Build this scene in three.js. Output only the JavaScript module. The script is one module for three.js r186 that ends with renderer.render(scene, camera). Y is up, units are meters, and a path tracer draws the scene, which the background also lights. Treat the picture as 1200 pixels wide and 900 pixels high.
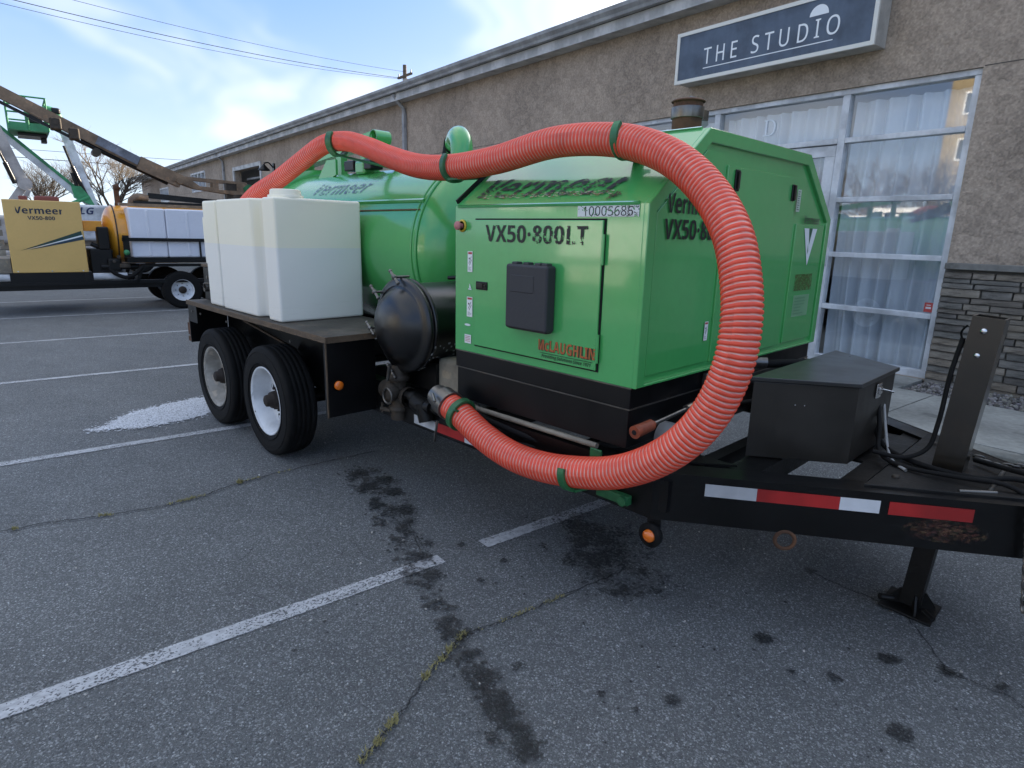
import * as THREE from 'three';
import { mergeGeometries } from 'three/addons/utils/BufferGeometryUtils.js';
import { RoundedBoxGeometry } from 'three/addons/geometries/RoundedBoxGeometry.js';

// ---------------------------------------------------------------- camera, sky, sun, exposure
const scene = new THREE.Scene();
const camera = new THREE.PerspectiveCamera(63.79, 4 / 3, 0.05, 600);
camera.position.set(1.37, 1.5536, 2.95);
camera.rotation.order = 'YXZ';
camera.rotation.set(-0.2388, 0.7916, 0.0245);
scene.add(camera);

const renderer = new THREE.WebGLRenderer({ antialias: true });
renderer.setSize(1024, 768);
renderer.toneMapping = THREE.LinearToneMapping;
renderer.toneMappingExposure = 3.3;
renderer.shadowMap.enabled = true;

// the lot's own axes: origin at the shop wall, +x along the wall, +z out of the wall
const BY = -0.11, W0 = new THREE.Vector3(2.1863, 0, -4.4411);
const lotPoint = (s, y, o) => new THREE.Vector3(s, y, o).applyAxisAngle(new THREE.Vector3(0, 1, 0), BY).add(W0);
const lotDir = (s, y, o) => new THREE.Vector3(s, y, o).applyAxisAngle(new THREE.Vector3(0, 1, 0), BY).normalize();
const SUN = lotDir(-0.1, 0.335, -0.93);          // low, behind the shop: its front lot lies in the building's shade

let seed = 12345;
const rnd = () => { seed |= 0; seed = seed + 0x6D2B79F5 | 0; let t = Math.imul(seed ^ seed >>> 15, 1 | seed); t = t + Math.imul(t ^ t >>> 7, 61 | t) ^ t; return ((t ^ t >>> 14) >>> 0) / 4294967296; };
const rr = (a, b) => a + (b - a) * rnd();
const clamp = (x, a = 0, b = 1) => Math.min(b, Math.max(a, x));
const smooth = (a, b, x) => { const t = clamp((x - a) / (b - a)); return t * t * (3 - 2 * t); };
const mixn = (a, b, t) => a + (b - a) * t;
// hashed value noise, periodic in p cells
const hash = (x, y, z = 0) => { let h = Math.imul(x, 374761393) + Math.imul(y, 668265263) + Math.imul(z, 2147483647 ^ 0x5bd1e995) | 0; h = Math.imul(h ^ h >>> 13, 1274126177); return ((h ^ h >>> 16) >>> 0) / 4294967296; };
function vnoise(x, y, p, z = 0) {
  const xi = Math.floor(x), yi = Math.floor(y), fx = x - xi, fy = y - yi, u = fx * fx * (3 - 2 * fx), v = fy * fy * (3 - 2 * fy);
  const w = (a) => p ? ((a % p) + p) % p : a;
  const a = hash(w(xi), w(yi), z), b = hash(w(xi + 1), w(yi), z), c = hash(w(xi), w(yi + 1), z), d = hash(w(xi + 1), w(yi + 1), z);
  return a + (b - a) * u + (c - a) * v + (a - b - c + d) * u * v;
}
function fbm(x, y, p, oct = 4, z = 0) { let s = 0, a = 0.5, n = 0; for (let i = 0; i < oct; i++) { s += a * vnoise(x, y, p, z + i * 17); n += a; x *= 2; y *= 2; p *= 2; a *= 0.5; } return s / n; }

{ // computed sky: pale blue, whiter to the horizon, thin cirrus streaks, soft glow about the sun
  const w = 1024, h = 512, d = new Float32Array(w * h * 4);
  for (let j = 0; j < h; j++) for (let i = 0; i < w; i++) {
    const th = (j + 0.5) / h * Math.PI - Math.PI / 2, ph = ((i + 0.5) / w - 0.5) * 2 * Math.PI;
    const y = Math.sin(th), c = Math.cos(th), x = c * Math.cos(ph), z = c * Math.sin(ph), e = Math.max(y, 0);
    const t = Math.pow(e, 0.55);
    let r = mixn(0.30, 0.06, smooth(0.1, 0.66, t)), g = mixn(0.355, 0.142, smooth(0.1, 0.66, t)), b = mixn(0.40, 0.31, smooth(0.1, 0.9, t));
    // cirrus on a plane high above, plus a veil added overhead to whiten the light
    const k = 1 / (e + 0.12), px = x * k, pz = z * k;
    const wx = px * 0.9 + pz * 0.35, wz = -px * 0.35 + pz * 0.9;
    const warp = fbm(wx * 1.3 + 9, wz * 1.3 + 4, 0, 4, 5);
    let cl = fbm(wx * 0.9 + warp * 1.2 + 30, wz * 2.6 + warp * 2.4 + 11, 0, 5, 3);
    cl = clamp(smooth(0.38, 0.80, cl) * (0.62 + 0.3 * smooth(0.45, 0.9, e)) * smooth(0.02, 0.18, e) + 0.5 * smooth(0.5, 0.95, e));
    r = mixn(r, 0.41, cl); g = mixn(g, 0.42, cl); b = mixn(b, 0.43, cl);
    const cs = x * SUN.x + y * SUN.y + z * SUN.z, gl = 2.6 * Math.pow(Math.max(cs, 0), 16) + 0.3 * Math.pow(Math.max(cs, 0), 4);
    r += gl * 0.85; g += gl * 0.78; b += gl * 0.66;
    if (y < 0) { const q = smooth(0, 0.1, -y); r = mixn(r, 0.16, q); g = mixn(g, 0.17, q); b = mixn(b, 0.18, q); }
    const o = (j * w + i) * 4; d[o] = r; d[o + 1] = g; d[o + 2] = b; d[o + 3] = 1;
  }
  const sky = new THREE.DataTexture(d, w, h, THREE.RGBAFormat, THREE.FloatType);
  sky.mapping = THREE.EquirectangularReflectionMapping; sky.magFilter = sky.minFilter = THREE.LinearFilter; sky.needsUpdate = true;
  scene.background = sky; scene.environment = sky;
}
const sun = new THREE.DirectionalLight(new THREE.Color(1.0, 0.86, 0.68), 4.8);
sun.position.copy(SUN).multiplyScalar(80); sun.castShadow = true;
sun.shadow.mapSize.set(4096, 4096);
Object.assign(sun.shadow.camera, { left: -70, right: 50, top: 50, bottom: -50, near: 1, far: 220 });
scene.add(sun); scene.add(sun.target);

// ---------------------------------------------------------------- helpers
const V = (x, y, z) => new THREE.Vector3(x, y, z);
const used = {};
const numbered = (n) => { const k = used[n] = (used[n] ?? -1) + 1; return k ? n + '_' + String(k).padStart(3, '0') : n; };
function clean(g) { let q = g.index ? g.toNonIndexed() : g; for (const k of Object.keys(q.attributes)) if (!['position', 'normal', 'uv', 'color'].includes(k)) q.deleteAttribute(k); return q; }
function metres(g) {   // uv in metres, projected along the main axis of each face of the object itself
  const p = g.attributes.position, uv = new Float32Array(p.count * 2), a = V(), b = V(), c = V();
  for (let i = 0; i < p.count; i += 3) {
    a.fromBufferAttribute(p, i); b.fromBufferAttribute(p, i + 1).sub(a); c.fromBufferAttribute(p, i + 2).sub(a); b.cross(c);
    const x = Math.abs(b.x), y = Math.abs(b.y), z = Math.abs(b.z);
    for (let k = i; k < i + 3; k++) {
      const X = p.getX(k), Y = p.getY(k), Z = p.getZ(k);
      if (x >= y && x >= z) { uv[2 * k] = Z; uv[2 * k + 1] = Y; } else if (y >= z) { uv[2 * k] = X; uv[2 * k + 1] = Z; } else { uv[2 * k] = X; uv[2 * k + 1] = Y; }
    }
  }
  g.setAttribute('uv', new THREE.BufferAttribute(uv, 2)); return g;
}
const M4 = (x, y, z, rx = 0, ry = 0, rz = 0) => new THREE.Matrix4().compose(V(x, y, z), new THREE.Quaternion().setFromEuler(new THREE.Euler(rx, ry, rz, 'YXZ')), V(1, 1, 1));
const put = (g, x, y, z, rx, ry, rz) => g.applyMatrix4(M4(x, y, z, rx, ry, rz));
const box = (w, h, d, x = 0, y = 0, z = 0, rx, ry, rz) => put(new THREE.BoxGeometry(w, h, d), x, y, z, rx, ry, rz);
const span = (x0, x1, y0, y1, z0, z1) => box(Math.abs(x1 - x0), Math.abs(y1 - y0), Math.abs(z1 - z0), (x0 + x1) / 2, (y0 + y1) / 2, (z0 + z1) / 2);
const rbox = (w, h, d, r, x = 0, y = 0, z = 0, rx, ry, rz) => put(new RoundedBoxGeometry(w, h, d, 3, r), x, y, z, rx, ry, rz);
const rspan = (x0, x1, y0, y1, z0, z1, r) => rbox(Math.abs(x1 - x0), Math.abs(y1 - y0), Math.abs(z1 - z0), r, (x0 + x1) / 2, (y0 + y1) / 2, (z0 + z1) / 2);
function rod(a, b, r, r2 = r, n = 14) {    // tapered round bar from a to b
  const d = b.clone().sub(a), g = new THREE.CylinderGeometry(r2, r, d.length(), n);
  const q = new THREE.Quaternion().setFromUnitVectors(V(0, 1, 0), d.clone().normalize());
  return g.applyQuaternion(q).translate((a.x + b.x) / 2, (a.y + b.y) / 2, (a.z + b.z) / 2);
}
function bar(a, b, w, h, roll = 0) {       // rectangular bar from a to b, h measured upward
  const d = b.clone().sub(a), L = d.length(), z = d.clone().normalize(), up = Math.abs(z.y) > 0.98 ? V(1, 0, 0) : V(0, 1, 0), x = up.clone().cross(z).normalize(), y = z.clone().cross(x);
  const g = new THREE.BoxGeometry(w, h, L); if (roll) g.rotateZ(roll);
  const m = new THREE.Matrix4().makeBasis(x, y, z).setPosition((a.x + b.x) / 2, (a.y + b.y) / 2, (a.z + b.z) / 2);
  return g.applyMatrix4(m);
}
const tube = (pts, r, seg = 40, n = 8) => new THREE.TubeGeometry(new THREE.CatmullRomCurve3(pts, false, 'centripetal'), seg, r, n, false);
const lathe = (pts, n = 48) => new THREE.LatheGeometry(pts.map(([r, a]) => new THREE.Vector2(r, a)), n);
const latheZ = (pts, x, y, z, n) => lathe(pts, n).rotateX(Math.PI / 2).translate(x, y, z);
const latheX = (pts, x, y, z, n) => lathe(pts, n).rotateZ(-Math.PI / 2).translate(x, y, z);
function prism(pts, depth, bevel = 0) {    // polygon in xy, extruded along +z
  const s = new THREE.Shape(pts.map(([x, y]) => new THREE.Vector2(x, y)));
  return new THREE.ExtrudeGeometry(s, { depth, bevelEnabled: bevel > 0, bevelThickness: bevel, bevelSize: bevel, bevelOffset: -bevel, bevelSegments: 2, steps: 1, curveSegments: 16 });
}
function obj(name, geos, mat, parent, keepUv = false) {
  const list = (Array.isArray(geos) ? geos : [geos]).map(clean);
  let g = list.length > 1 ? mergeGeometries(list) : list[0];
  if (!keepUv) g = metres(g);
  const m = new THREE.Mesh(g, mat); m.castShadow = m.receiveShadow = true;
  if (parent) { m.name = name; parent.add(m); } else { m.name = numbered(name); scene.add(m); }
  return m;
}
const grp = (name, parent) => { const g = new THREE.Group(); g.name = name; parent.add(g); return g; };
function tag(o, label, category, group, kind) { o.userData.label = label; if (category) o.userData.category = category; if (group) o.userData.group = group; if (kind) o.userData.kind = kind; return o; }
function thing(name, label, category, pos = V(0, 0, 0), turn = 0, group) { const g = new THREE.Group(); g.name = numbered(name); scene.add(g); g.position.copy(pos); g.rotation.y = turn; return tag(g, label, category, group); }
const structure = (m, label) => { m.userData.kind = 'structure'; if (label) m.userData.label = label; return m; };
const onLot = (m) => { m.position.copy(W0); m.rotation.y = BY; return m; };

// ---------------------------------------------------------------- textures and materials
function dataTex(n, m, f, srgb, size) {    // f(u,v) -> [r,g,b] 0..1 ; size in metres of one tile
  const d = new Uint8Array(n * m * 4);
  for (let j = 0; j < m; j++) for (let i = 0; i < n; i++) { const c = f(i / n, j / m), o = (j * n + i) * 4; for (let k = 0; k < 3; k++) d[o + k] = clamp(c[k]) * 255; d[o + 3] = 255; }
  return finish(new THREE.DataTexture(d, n, m), srgb, size);
}
function finish(t, srgb, size) { t.wrapS = t.wrapT = THREE.RepeatWrapping; t.magFilter = THREE.LinearFilter; t.minFilter = THREE.LinearMipmapLinearFilter; t.generateMipmaps = true; if (srgb) t.colorSpace = THREE.SRGBColorSpace; if (size) t.repeat.set(1 / size, 1 / size); t.needsUpdate = true; return t; }
const grey = (v) => [v, v, v];
// a dull mottle used under paint, metal, plastic: multiplies the colour by about 0.8 to 1
const mottleMap = dataTex(512, 512, (u, v) => { const a = fbm(u * 6, v * 6, 6, 5, 1), b = fbm(u * 60, v * 60, 60, 2, 4), s = smooth(0.55, 0.75, fbm(u * 24, v * 3, 0, 3, 8)); return grey(0.97 - 0.16 * smooth(0.35, 0.75, a) - 0.05 * b - 0.03 * s); }, true, 1.3);
const paintMap = dataTex(512, 512, (u, v) => { const a = fbm(u * 5, v * 5, 5, 5, 91), b = fbm(u * 70, v * 70, 70, 2, 94), s = smooth(0.66, 0.74, fbm(u * 46, v * 46, 46, 3, 98)); return grey(0.99 - 0.05 * a - 0.02 * b); void s; }, true, 1.7);
const dirtyMap = dataTex(512, 512, (u, v) => { const a = fbm(u * 5, v * 5, 5, 6, 11), b = fbm(u * 40, v * 40, 40, 3, 14), c = smooth(0.62, 0.72, fbm(u * 14, v * 14, 14, 4, 19)); return [0.95 - 0.45 * a - 0.12 * b + 0.1 * c, 0.93 - 0.45 * a - 0.12 * b + 0.07 * c, 0.9 - 0.45 * a - 0.12 * b + 0.04 * c]; }, true, 0.9);
const roughMap = dataTex(256, 256, (u, v) => grey(0.55 + 0.45 * fbm(u * 8, v * 8, 8, 5, 31)), false, 0.8);
const grainBump = dataTex(256, 256, (u, v) => grey(fbm(u * 32, v * 32, 32, 3, 41)), false, 0.35);
const waveBump = dataTex(256, 256, (u, v) => grey(fbm(u * 4, v * 4, 4, 3, 43)), false, 1.1);
const C3 = (r, g, b) => new THREE.Color().setRGB(r, g, b);
const std = (c, rough, o = {}) => new THREE.MeshStandardMaterial({ color: c, roughness: rough, side: THREE.DoubleSide, ...o });
const phys = (c, rough, o = {}) => new THREE.MeshPhysicalMaterial({ color: c, roughness: rough, side: THREE.DoubleSide, ...o });
const M = {};
M.green = phys(C3(0.085, 0.46, 0.125), 0.2, { map: paintMap, ior: 1.65, clearcoat: 1, clearcoatRoughness: 0.06, bumpMap: waveBump, bumpScale: 0.003 });
M.greenTank = phys(C3(0.085, 0.44, 0.11), 0.25, { map: paintMap, clearcoat: 0.8, clearcoatRoughness: 0.12 });
M.greenHook = std(C3(0.055, 0.34, 0.13), 0.45, { map: dirtyMap });
M.black = phys(C3(0.006, 0.006, 0.0065), 0.5, { map: mottleMap, roughnessMap: roughMap, specularIntensity: 0.6, clearcoat: 0.08, clearcoatRoughness: 0.1 });
M.blackDirty = phys(C3(0.016, 0.0155, 0.015), 0.62, { specularIntensity: 0.6, map: dirtyMap, roughnessMap: roughMap, bumpMap: grainBump, bumpScale: 0.001 });
M.drum = phys(C3(0.011, 0.0115, 0.0125), 0.42, { map: dirtyMap, roughnessMap: roughMap, clearcoat: 0.3, clearcoatRoughness: 0.3 });
M.gap = std(C3(0.006, 0.006, 0.006), 0.9);
M.rubber = phys(C3(0.013, 0.013, 0.0135), 0.8, { specularIntensity: 0.55, map: dirtyMap, bumpMap: grainBump, bumpScale: 0.0008 });
M.steel = std(C3(0.42, 0.42, 0.42), 0.42, { metalness: 0.8, map: dirtyMap, roughnessMap: roughMap });
M.cast = std(C3(0.14, 0.12, 0.10), 0.65, { metalness: 0.35, map: dirtyMap, bumpMap: grainBump, bumpScale: 0.001 });
M.chrome = std(C3(0.7, 0.7, 0.7), 0.2, { metalness: 1 });
M.whitePaint = std(C3(0.8, 0.81, 0.82), 0.45, { map: mottleMap });
M.rimDusty = std(C3(0.72, 0.71, 0.68), 0.6, { map: dirtyMap });
M.hubRust = std(C3(0.06, 0.045, 0.038), 0.75, { map: dirtyMap, metalness: 0.2 });
M.wood = std(C3(0.24, 0.17, 0.11), 0.75, { map: dirtyMap, bumpMap: grainBump, bumpScale: 0.002 });
M.deckTop = std(C3(0.16, 0.145, 0.125), 0.75, { map: dirtyMap, bumpMap: grainBump, bumpScale: 0.002 });
M.cream = std(C3(0.5, 0.46, 0.38), 0.6, { map: dirtyMap });
M.rust = std(C3(0.22, 0.11, 0.06), 0.85, { map: dirtyMap, bumpMap: grainBump, bumpScale: 0.001 });
M.greyPipe = std(C3(0.48, 0.48, 0.46), 0.5, { map: mottleMap });
M.amber = phys(C3(0.8, 0.17, 0.012), 0.25, { clearcoat: 0.8 });
M.orangeGrip = std(C3(0.5, 0.13, 0.06), 0.6, { map: dirtyMap });
M.tapeRed = std(C3(0.5, 0.022, 0.02), 0.4, { map: mottleMap });
M.tapeWhite = std(C3(0.72, 0.73, 0.74), 0.4, { map: mottleMap });
M.toolbox = phys(C3(0.03, 0.026, 0.021), 0.5, { map: mottleMap, roughnessMap: roughMap, specularIntensity: 0.7, bumpMap: waveBump, bumpScale: 0.003 });
M.padlock = std(C3(0.6, 0.42, 0.15), 0.35, { metalness: 0.8 });
M.jack = phys(C3(0.03, 0.025, 0.018), 0.3, { map: dirtyMap, clearcoat: 0.9, clearcoatRoughness: 0.15 });
M.plasticGrey = std(C3(0.035, 0.035, 0.038), 0.6, { bumpMap: grainBump, bumpScale: 0.0006 });
M.rail = phys(C3(0.008, 0.008, 0.0085), 0.45, { map: dirtyMap, roughnessMap: roughMap, specularIntensity: 0.6, clearcoat: 0.1, clearcoatRoughness: 0.2 });

// ---------------------------------------------------------------- the ground
const enc = (l) => l <= 0.0031308 ? 12.92 * l : 1.055 * Math.pow(l, 1 / 2.4) - 0.055;
const asphalt = (() => {
  const n = 2048, v = new Float32Array(n * n), hgt = new Float32Array(n * n);
  for (let j = 0; j < n; j++) for (let i = 0; i < n; i++) { const a = hash(i, j, 3), b = vnoise(i / 3, j / 3, 0, 8); v[j * n + i] = 0.035 + 0.05 * a * a + 0.045 * b; hgt[j * n + i] = 0.25 * b; }
  for (let k = 0; k < 150000; k++) {                     // the stones in the binder
    const cx = rnd() * n, cy = rnd() * n, r = 1.0 + 3.6 * Math.pow(rnd(), 2.2), q = rr(0.6, 1.4), an = rnd() * 3.14, ca = Math.cos(an), sa = Math.sin(an);
    const tone = 0.05 + 0.17 * Math.pow(rnd(), 1.3) + (rnd() < 0.05 ? 0.12 : 0), hh = rr(0.45, 1), R = Math.ceil(r * 1.5);
    for (let y = -R; y <= R; y++) for (let x = -R; x <= R; x++) {
      const ex = (x * ca + y * sa) / q, ey = (-x * sa + y * ca) * q, d = (ex * ex + ey * ey) / (r * r);
      if (d > 1) continue;
      const o = ((Math.floor(cy + y) % n + n) % n) * n + ((Math.floor(cx + x) % n + n) % n);
      v[o] = tone * (1 - 0.25 * d); hgt[o] = hh * (1 - 0.6 * d);
    }
  }
  const c = new Uint8Array(n * n * 4), b = new Uint8Array(n * n * 4);
  for (let j = 0; j < n; j++) for (let i = 0; i < n; i++) {
    const o = j * n + i, m = 0.86 + 0.28 * fbm(i / n * 9, j / n * 9, 9, 3, 77), t = v[o] * m;
    c[o * 4] = 255 * enc(t * 1.0); c[o * 4 + 1] = 255 * enc(t * 1.0); c[o * 4 + 2] = 255 * enc(t * 1.0); c[o * 4 + 3] = 255;
    b[o * 4] = b[o * 4 + 1] = b[o * 4 + 2] = 255 * hgt[o]; b[o * 4 + 3] = 255;
  }
  const S = 2.0;
  return new THREE.MeshStandardMaterial({ color: C3(1.76, 1.80, 1.77), vertexColors: true, roughness: 0.82, map: finish(new THREE.DataTexture(c, n, n), true, S), bumpMap: finish(new THREE.DataTexture(b, n, n), false, S), bumpScale: 0.004 });
})();
{
  const axis = (lo, hi, step, far) => { const a = [-far, -far * 0.5, lo - 60, lo - 30, lo - 15, lo - 8, lo - 4]; for (let x = lo; x <= hi; x += step) a.push(x); a.push(hi + 4, hi + 8, hi + 15, hi + 30, hi + 60, far * 0.5, far); return a; };
  const xs = axis(-24, 6, 0.3, 500), zs = axis(-8, 6, 0.3, 500), p = [], col = [], idx = [];
  for (const z of zs) for (const x of xs) {
    p.push(x, 0, z);
    const a = fbm(x * 0.35 + 50, z * 0.35 + 50, 0, 4, 21), b = fbm(x * 1.7 + 50, z * 1.7 + 50, 0, 3, 22), k = 0.86 + 0.3 * (a - 0.5) + 0.16 * (b - 0.5);
    col.push(k, k, k);
  }
  for (let j = 0; j < zs.length - 1; j++) for (let i = 0; i < xs.length - 1; i++) { const a = j * xs.length + i, b = a + 1, c = a + xs.length, d = c + 1; idx.push(a, c, b, b, c, d); }
  const g = new THREE.BufferGeometry(); g.setAttribute('position', new THREE.Float32BufferAttribute(p, 3)); g.setAttribute('color', new THREE.Float32BufferAttribute(col, 3)); g.setIndex(idx); g.computeVertexNormals();
  structure(obj('asphalt_ground', g, asphalt), 'worn grey asphalt of the car park');
}
function canvasTex(w, h, draw, srgb = true) {
  const c = document.createElement('canvas'); c.width = w; c.height = h; const x = c.getContext('2d'); draw(x, w, h);
  const t = new THREE.CanvasTexture(c); t.magFilter = THREE.LinearFilter; t.minFilter = THREE.LinearMipmapLinearFilter; if (srgb) t.colorSpace = THREE.SRGBColorSpace; t.anisotropy = 8; return t;
}
// worn white stall lines; the holes are where traffic has taken the paint off the stones
const lineTex = (() => {
  const w = 64, h = 2048, d = new Uint8Array(w * h * 4);
  for (let j = 0; j < h; j++) for (let i = 0; i < w; i++) {
    const u = i / w, v = j / h, e = Math.min(u, 1 - u), rag = 0.05 + 0.07 * fbm(v * 260, 3.3, 0, 3, 61);
    const wear = fbm(u * 18, v * 900, 0, 3, 62), big = fbm(u * 1.5, v * 26, 0, 4, 63);
    const a = smooth(rag - 0.03, rag + 0.04, e) * smooth(0.30, 0.44, wear + 0.35 * (0.62 - big));
    const t = 0.9 - 0.24 * fbm(u * 8, v * 240, 0, 3, 64), o = (j * w + i) * 4;
    d[o] = 255 * t; d[o + 1] = 255 * t; d[o + 2] = 255 * t; d[o + 3] = 255 * a * 0.93;
  }
  return finish(new THREE.DataTexture(d, w, h), true);
})();
const lineMat = new THREE.MeshStandardMaterial({ color: C3(0.8, 0.8, 0.8), roughness: 0.75, map: lineTex, transparent: true });
[[-2.34, 2.7, 5.75], [-2.34, 6.0, 8.3], ...[-5.045, -7.72, -10.35, -13.03, -15.7, -18.4, 0.35].map((s) => [s, 2.7, 8.3])].forEach(([s, o0, o1]) => {      // the near line is worn through at one place
  const g = new THREE.PlaneGeometry(0.105, o1 - o0, 1, 1).rotateX(-Math.PI / 2).translate(s, 0.005, (o0 + o1) / 2), uv = g.attributes.uv; for (let i = 0; i < uv.count; i++) uv.setY(i, uv.getY(i) * (o1 - o0) / 5.6 + o0 * 0.13);
  structure(onLot(obj('parking_line', g, lineMat, null, true)), 'white painted stall line on the asphalt');
});
// what has been spilled on the asphalt: wet and oily blots, hairline cracks
{
  const X0 = -3.2, X1 = 2.0, Z0 = -0.6, Z1 = 3.2, n = 2048;
  const t = canvasTex(n, Math.round(n * (Z1 - Z0) / (X1 - X0)), (x, w, h) => {
    const K = w / (X1 - X0), P = (a, b) => [(a - X0) * K, (b - Z0) * K];
    const crack = (pts, wd, al) => { for (let pass = 0; pass < 2; pass++) { x.strokeStyle = `rgba(8,8,8,${al})`; x.lineWidth = wd * (pass ? 0.5 : 1); x.beginPath(); pts.forEach(([a, b], i) => { const steps = 10; if (!i) return x.moveTo(...P(a, b)); const [a0, b0] = pts[i - 1]; for (let m = 1; m <= steps; m++) { const q = m / steps; x.lineTo(...P(mixn(a0, a, q) + rr(-0.01, 0.01), mixn(b0, b, q) + rr(-0.01, 0.01))); } }); x.stroke(); } };
    crack([[-2.51, 2.78], [-2.47, 2.57], [-2.36, 2.32], [-2.3, 2.04], [-2.3, 1.86], [-2.36, 1.64], [-2.36, 1.53], [-2.35, 1.13], [-2.3, 0.69]], 3.2, 0.7);
    crack([[-0.01, 2.19], [-0.04, 2.1], [-0.09, 1.99], [-0.17, 1.84], [-0.22, 1.7], [-0.27, 1.56], [-0.25, 1.5], [-0.22, 1.34], [-0.18, 1.07], [-0.13, 0.69]], 2.6, 0.6);
    crack([[0.49, 0.03], [0.9, 0.07], [1.11, 0.38], [1.28, 0.37], [1.6, 0.6]], 2, 0.55);
    for (let k = 0; k < 12; k++) { const a = rr(-3, -0.8), b = rr(1.5, 3); crack([[a, b], [a + rr(-0.25, 0.25), b + rr(-0.25, 0.25)], [a + rr(-0.5, 0.5), b + rr(-0.3, 0.3)]], 1, 0.3); }
  });
  const g = new THREE.PlaneGeometry(X1 - X0, Z1 - Z0).rotateX(-Math.PI / 2).translate((X0 + X1) / 2, 0.009, (Z0 + Z1) / 2);
  structure(obj('hairline_cracks', g, new THREE.MeshStandardMaterial({ map: t, transparent: true, roughness: 0.9 }), null, true), 'fine cracks in the asphalt');
}
{ // water and oil that has soaked into the asphalt: a drip trail, a damp patch with shade painted in, single drops
  const X0 = -2.4, X1 = 1.6, Z0 = -0.1, Z1 = 2.2, w = 1800, h = Math.round(w * (Z1 - Z0) / (X1 - X0)), dt = new Uint8Array(w * h * 4), F = new Float32Array(w * h);
  const add = (cx, cz, rx, rz, s, rot = 0) => { const R = Math.max(rx, rz) * 2.3, ca = Math.cos(rot), sa = Math.sin(rot); for (let j = Math.max(0, Math.floor((cz - R - Z0) / (Z1 - Z0) * h)); j < Math.min(h, (cz + R - Z0) / (Z1 - Z0) * h); j++) for (let i = Math.max(0, Math.floor((cx - R - X0) / (X1 - X0) * w)); i < Math.min(w, (cx + R - X0) / (X1 - X0) * w); i++) { const x = X0 + (i + 0.5) / w * (X1 - X0) - cx, z = Z0 + (j + 0.5) / h * (Z1 - Z0) - cz, u = (x * ca + z * sa) / rx, v = (-x * sa + z * ca) / rz, g = s * Math.exp(-(u * u + v * v) * 1.4), o = j * w + i; F[o] = Math.max(F[o], g) + 0.3 * Math.min(F[o], g); } };
  const S = [[-1.79, 1.04, 15], [-1.58, 1, 11], [-1.35, 1.09, 13], [-1.12, 1.23, 9], [-0.71, 1.4, 9], [-0.39, 1.57, 5], [-0.16, 1.63, 7], [-0.02, 1.65, 9], [0.15, 1.73, 10], [0.19, 1.83, 4], [-0.45, 1.23, 3], [0.01, 1.54, 4], [0.23, 1.75, 8], [0.29, 1.79, 9], [0.56, 0.7, 7], [0.72, 0.82, 5], [0.84, 0.73, 5], [0.49, 1.27, 4], [0.43, 1.4, 3], [0.31, 1.43, 3], [1.08, 0.85, 7], [1.27, 0.34, 7], [0.49, 0.03, 6], [-2.02, 0.99, 10], [-1.78, 0.93, 13], [-1.54, 1.17, 11], [-0.85, 1.32, 10], [-0.51, 1.26, 4], [-0.57, 1.06, 4], [-0.83, 1.11, 4], [0.94, 0.47, 6], [1.11, 0.38, 6], [-0.95, 1.22, 7], [-1.22, 1.16, 8], [0.07, 1.69, 6], [-0.3, 1.6, 4], [0.34, 1.9, 7]];
  for (const [a, z, r] of S) add(a, z, r * 0.0085, r * 0.0065, 0.85, rnd() * 3);
  for (let k = 0; k < 420; k++) { const q = Math.pow(rnd(), 1.35), a = -2.05 + 2.4 * q + (rr(-1, 1) + rr(-1, 1)) * 0.06 - 0.05, z = 0.94 + 0.87 * q + (rr(-1, 1) + rr(-1, 1)) * 0.07 * (1.25 - q); add(a, z, rr(0.008, 0.03), rr(0.007, 0.024), rr(0.5, 0.95), rnd() * 3); }
  for (let k = 0; k < 110; k++) add(rr(-0.9, 1.4), rr(0.2, 2.1), rr(0.005, 0.014), rr(0.005, 0.012), rr(0.5, 0.8), rnd() * 3);
  add(-0.36, 0.56, 0.46, 0.34, 0.66, 0.3); add(-0.08, 0.76, 0.34, 0.26, 0.56); add(-1.5, 1.06, 0.4, 0.12, 0.36, 0.32); add(0.05, 1.68, 0.25, 0.05, 0.25, 0.42);  // damp patch under the tongue, partly the tongue's shade painted dark
  for (let j = 0; j < h; j++) for (let i = 0; i < w; i++) {
    const o = j * w + i; let f = F[o]; const x = X0 + i / w * (X1 - X0), z = Z0 + j / h * (Z1 - Z0);
    const u = (x + 1.15) * 0.93 + (z - 1.22) * 0.37, v = -(x + 1.15) * 0.37 + (z - 1.22) * 0.93;               // the tyre smear's own axes
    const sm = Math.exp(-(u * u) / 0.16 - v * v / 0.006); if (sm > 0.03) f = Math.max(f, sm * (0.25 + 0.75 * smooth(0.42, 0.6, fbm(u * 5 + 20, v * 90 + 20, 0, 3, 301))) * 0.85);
    if (f < 0.04) continue;
    const n = fbm(x * 11 + 40, z * 11 + 40, 0, 4, 303), fi = fbm(x * 85 + 40, z * 85 + 40, 0, 2, 305);
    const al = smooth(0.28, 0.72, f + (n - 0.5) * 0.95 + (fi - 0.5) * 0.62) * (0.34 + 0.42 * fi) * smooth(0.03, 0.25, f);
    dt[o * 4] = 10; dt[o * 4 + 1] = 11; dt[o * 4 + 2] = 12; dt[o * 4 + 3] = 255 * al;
  }
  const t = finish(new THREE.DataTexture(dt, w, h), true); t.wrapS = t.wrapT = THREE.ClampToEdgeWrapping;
  const g = new THREE.PlaneGeometry(X1 - X0, Z1 - Z0).rotateX(-Math.PI / 2).translate((X0 + X1) / 2, 0.013, (Z0 + Z1) / 2), uv = g.attributes.uv; for (let i = 0; i < uv.count; i++) uv.setY(i, 1 - uv.getY(i));
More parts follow.
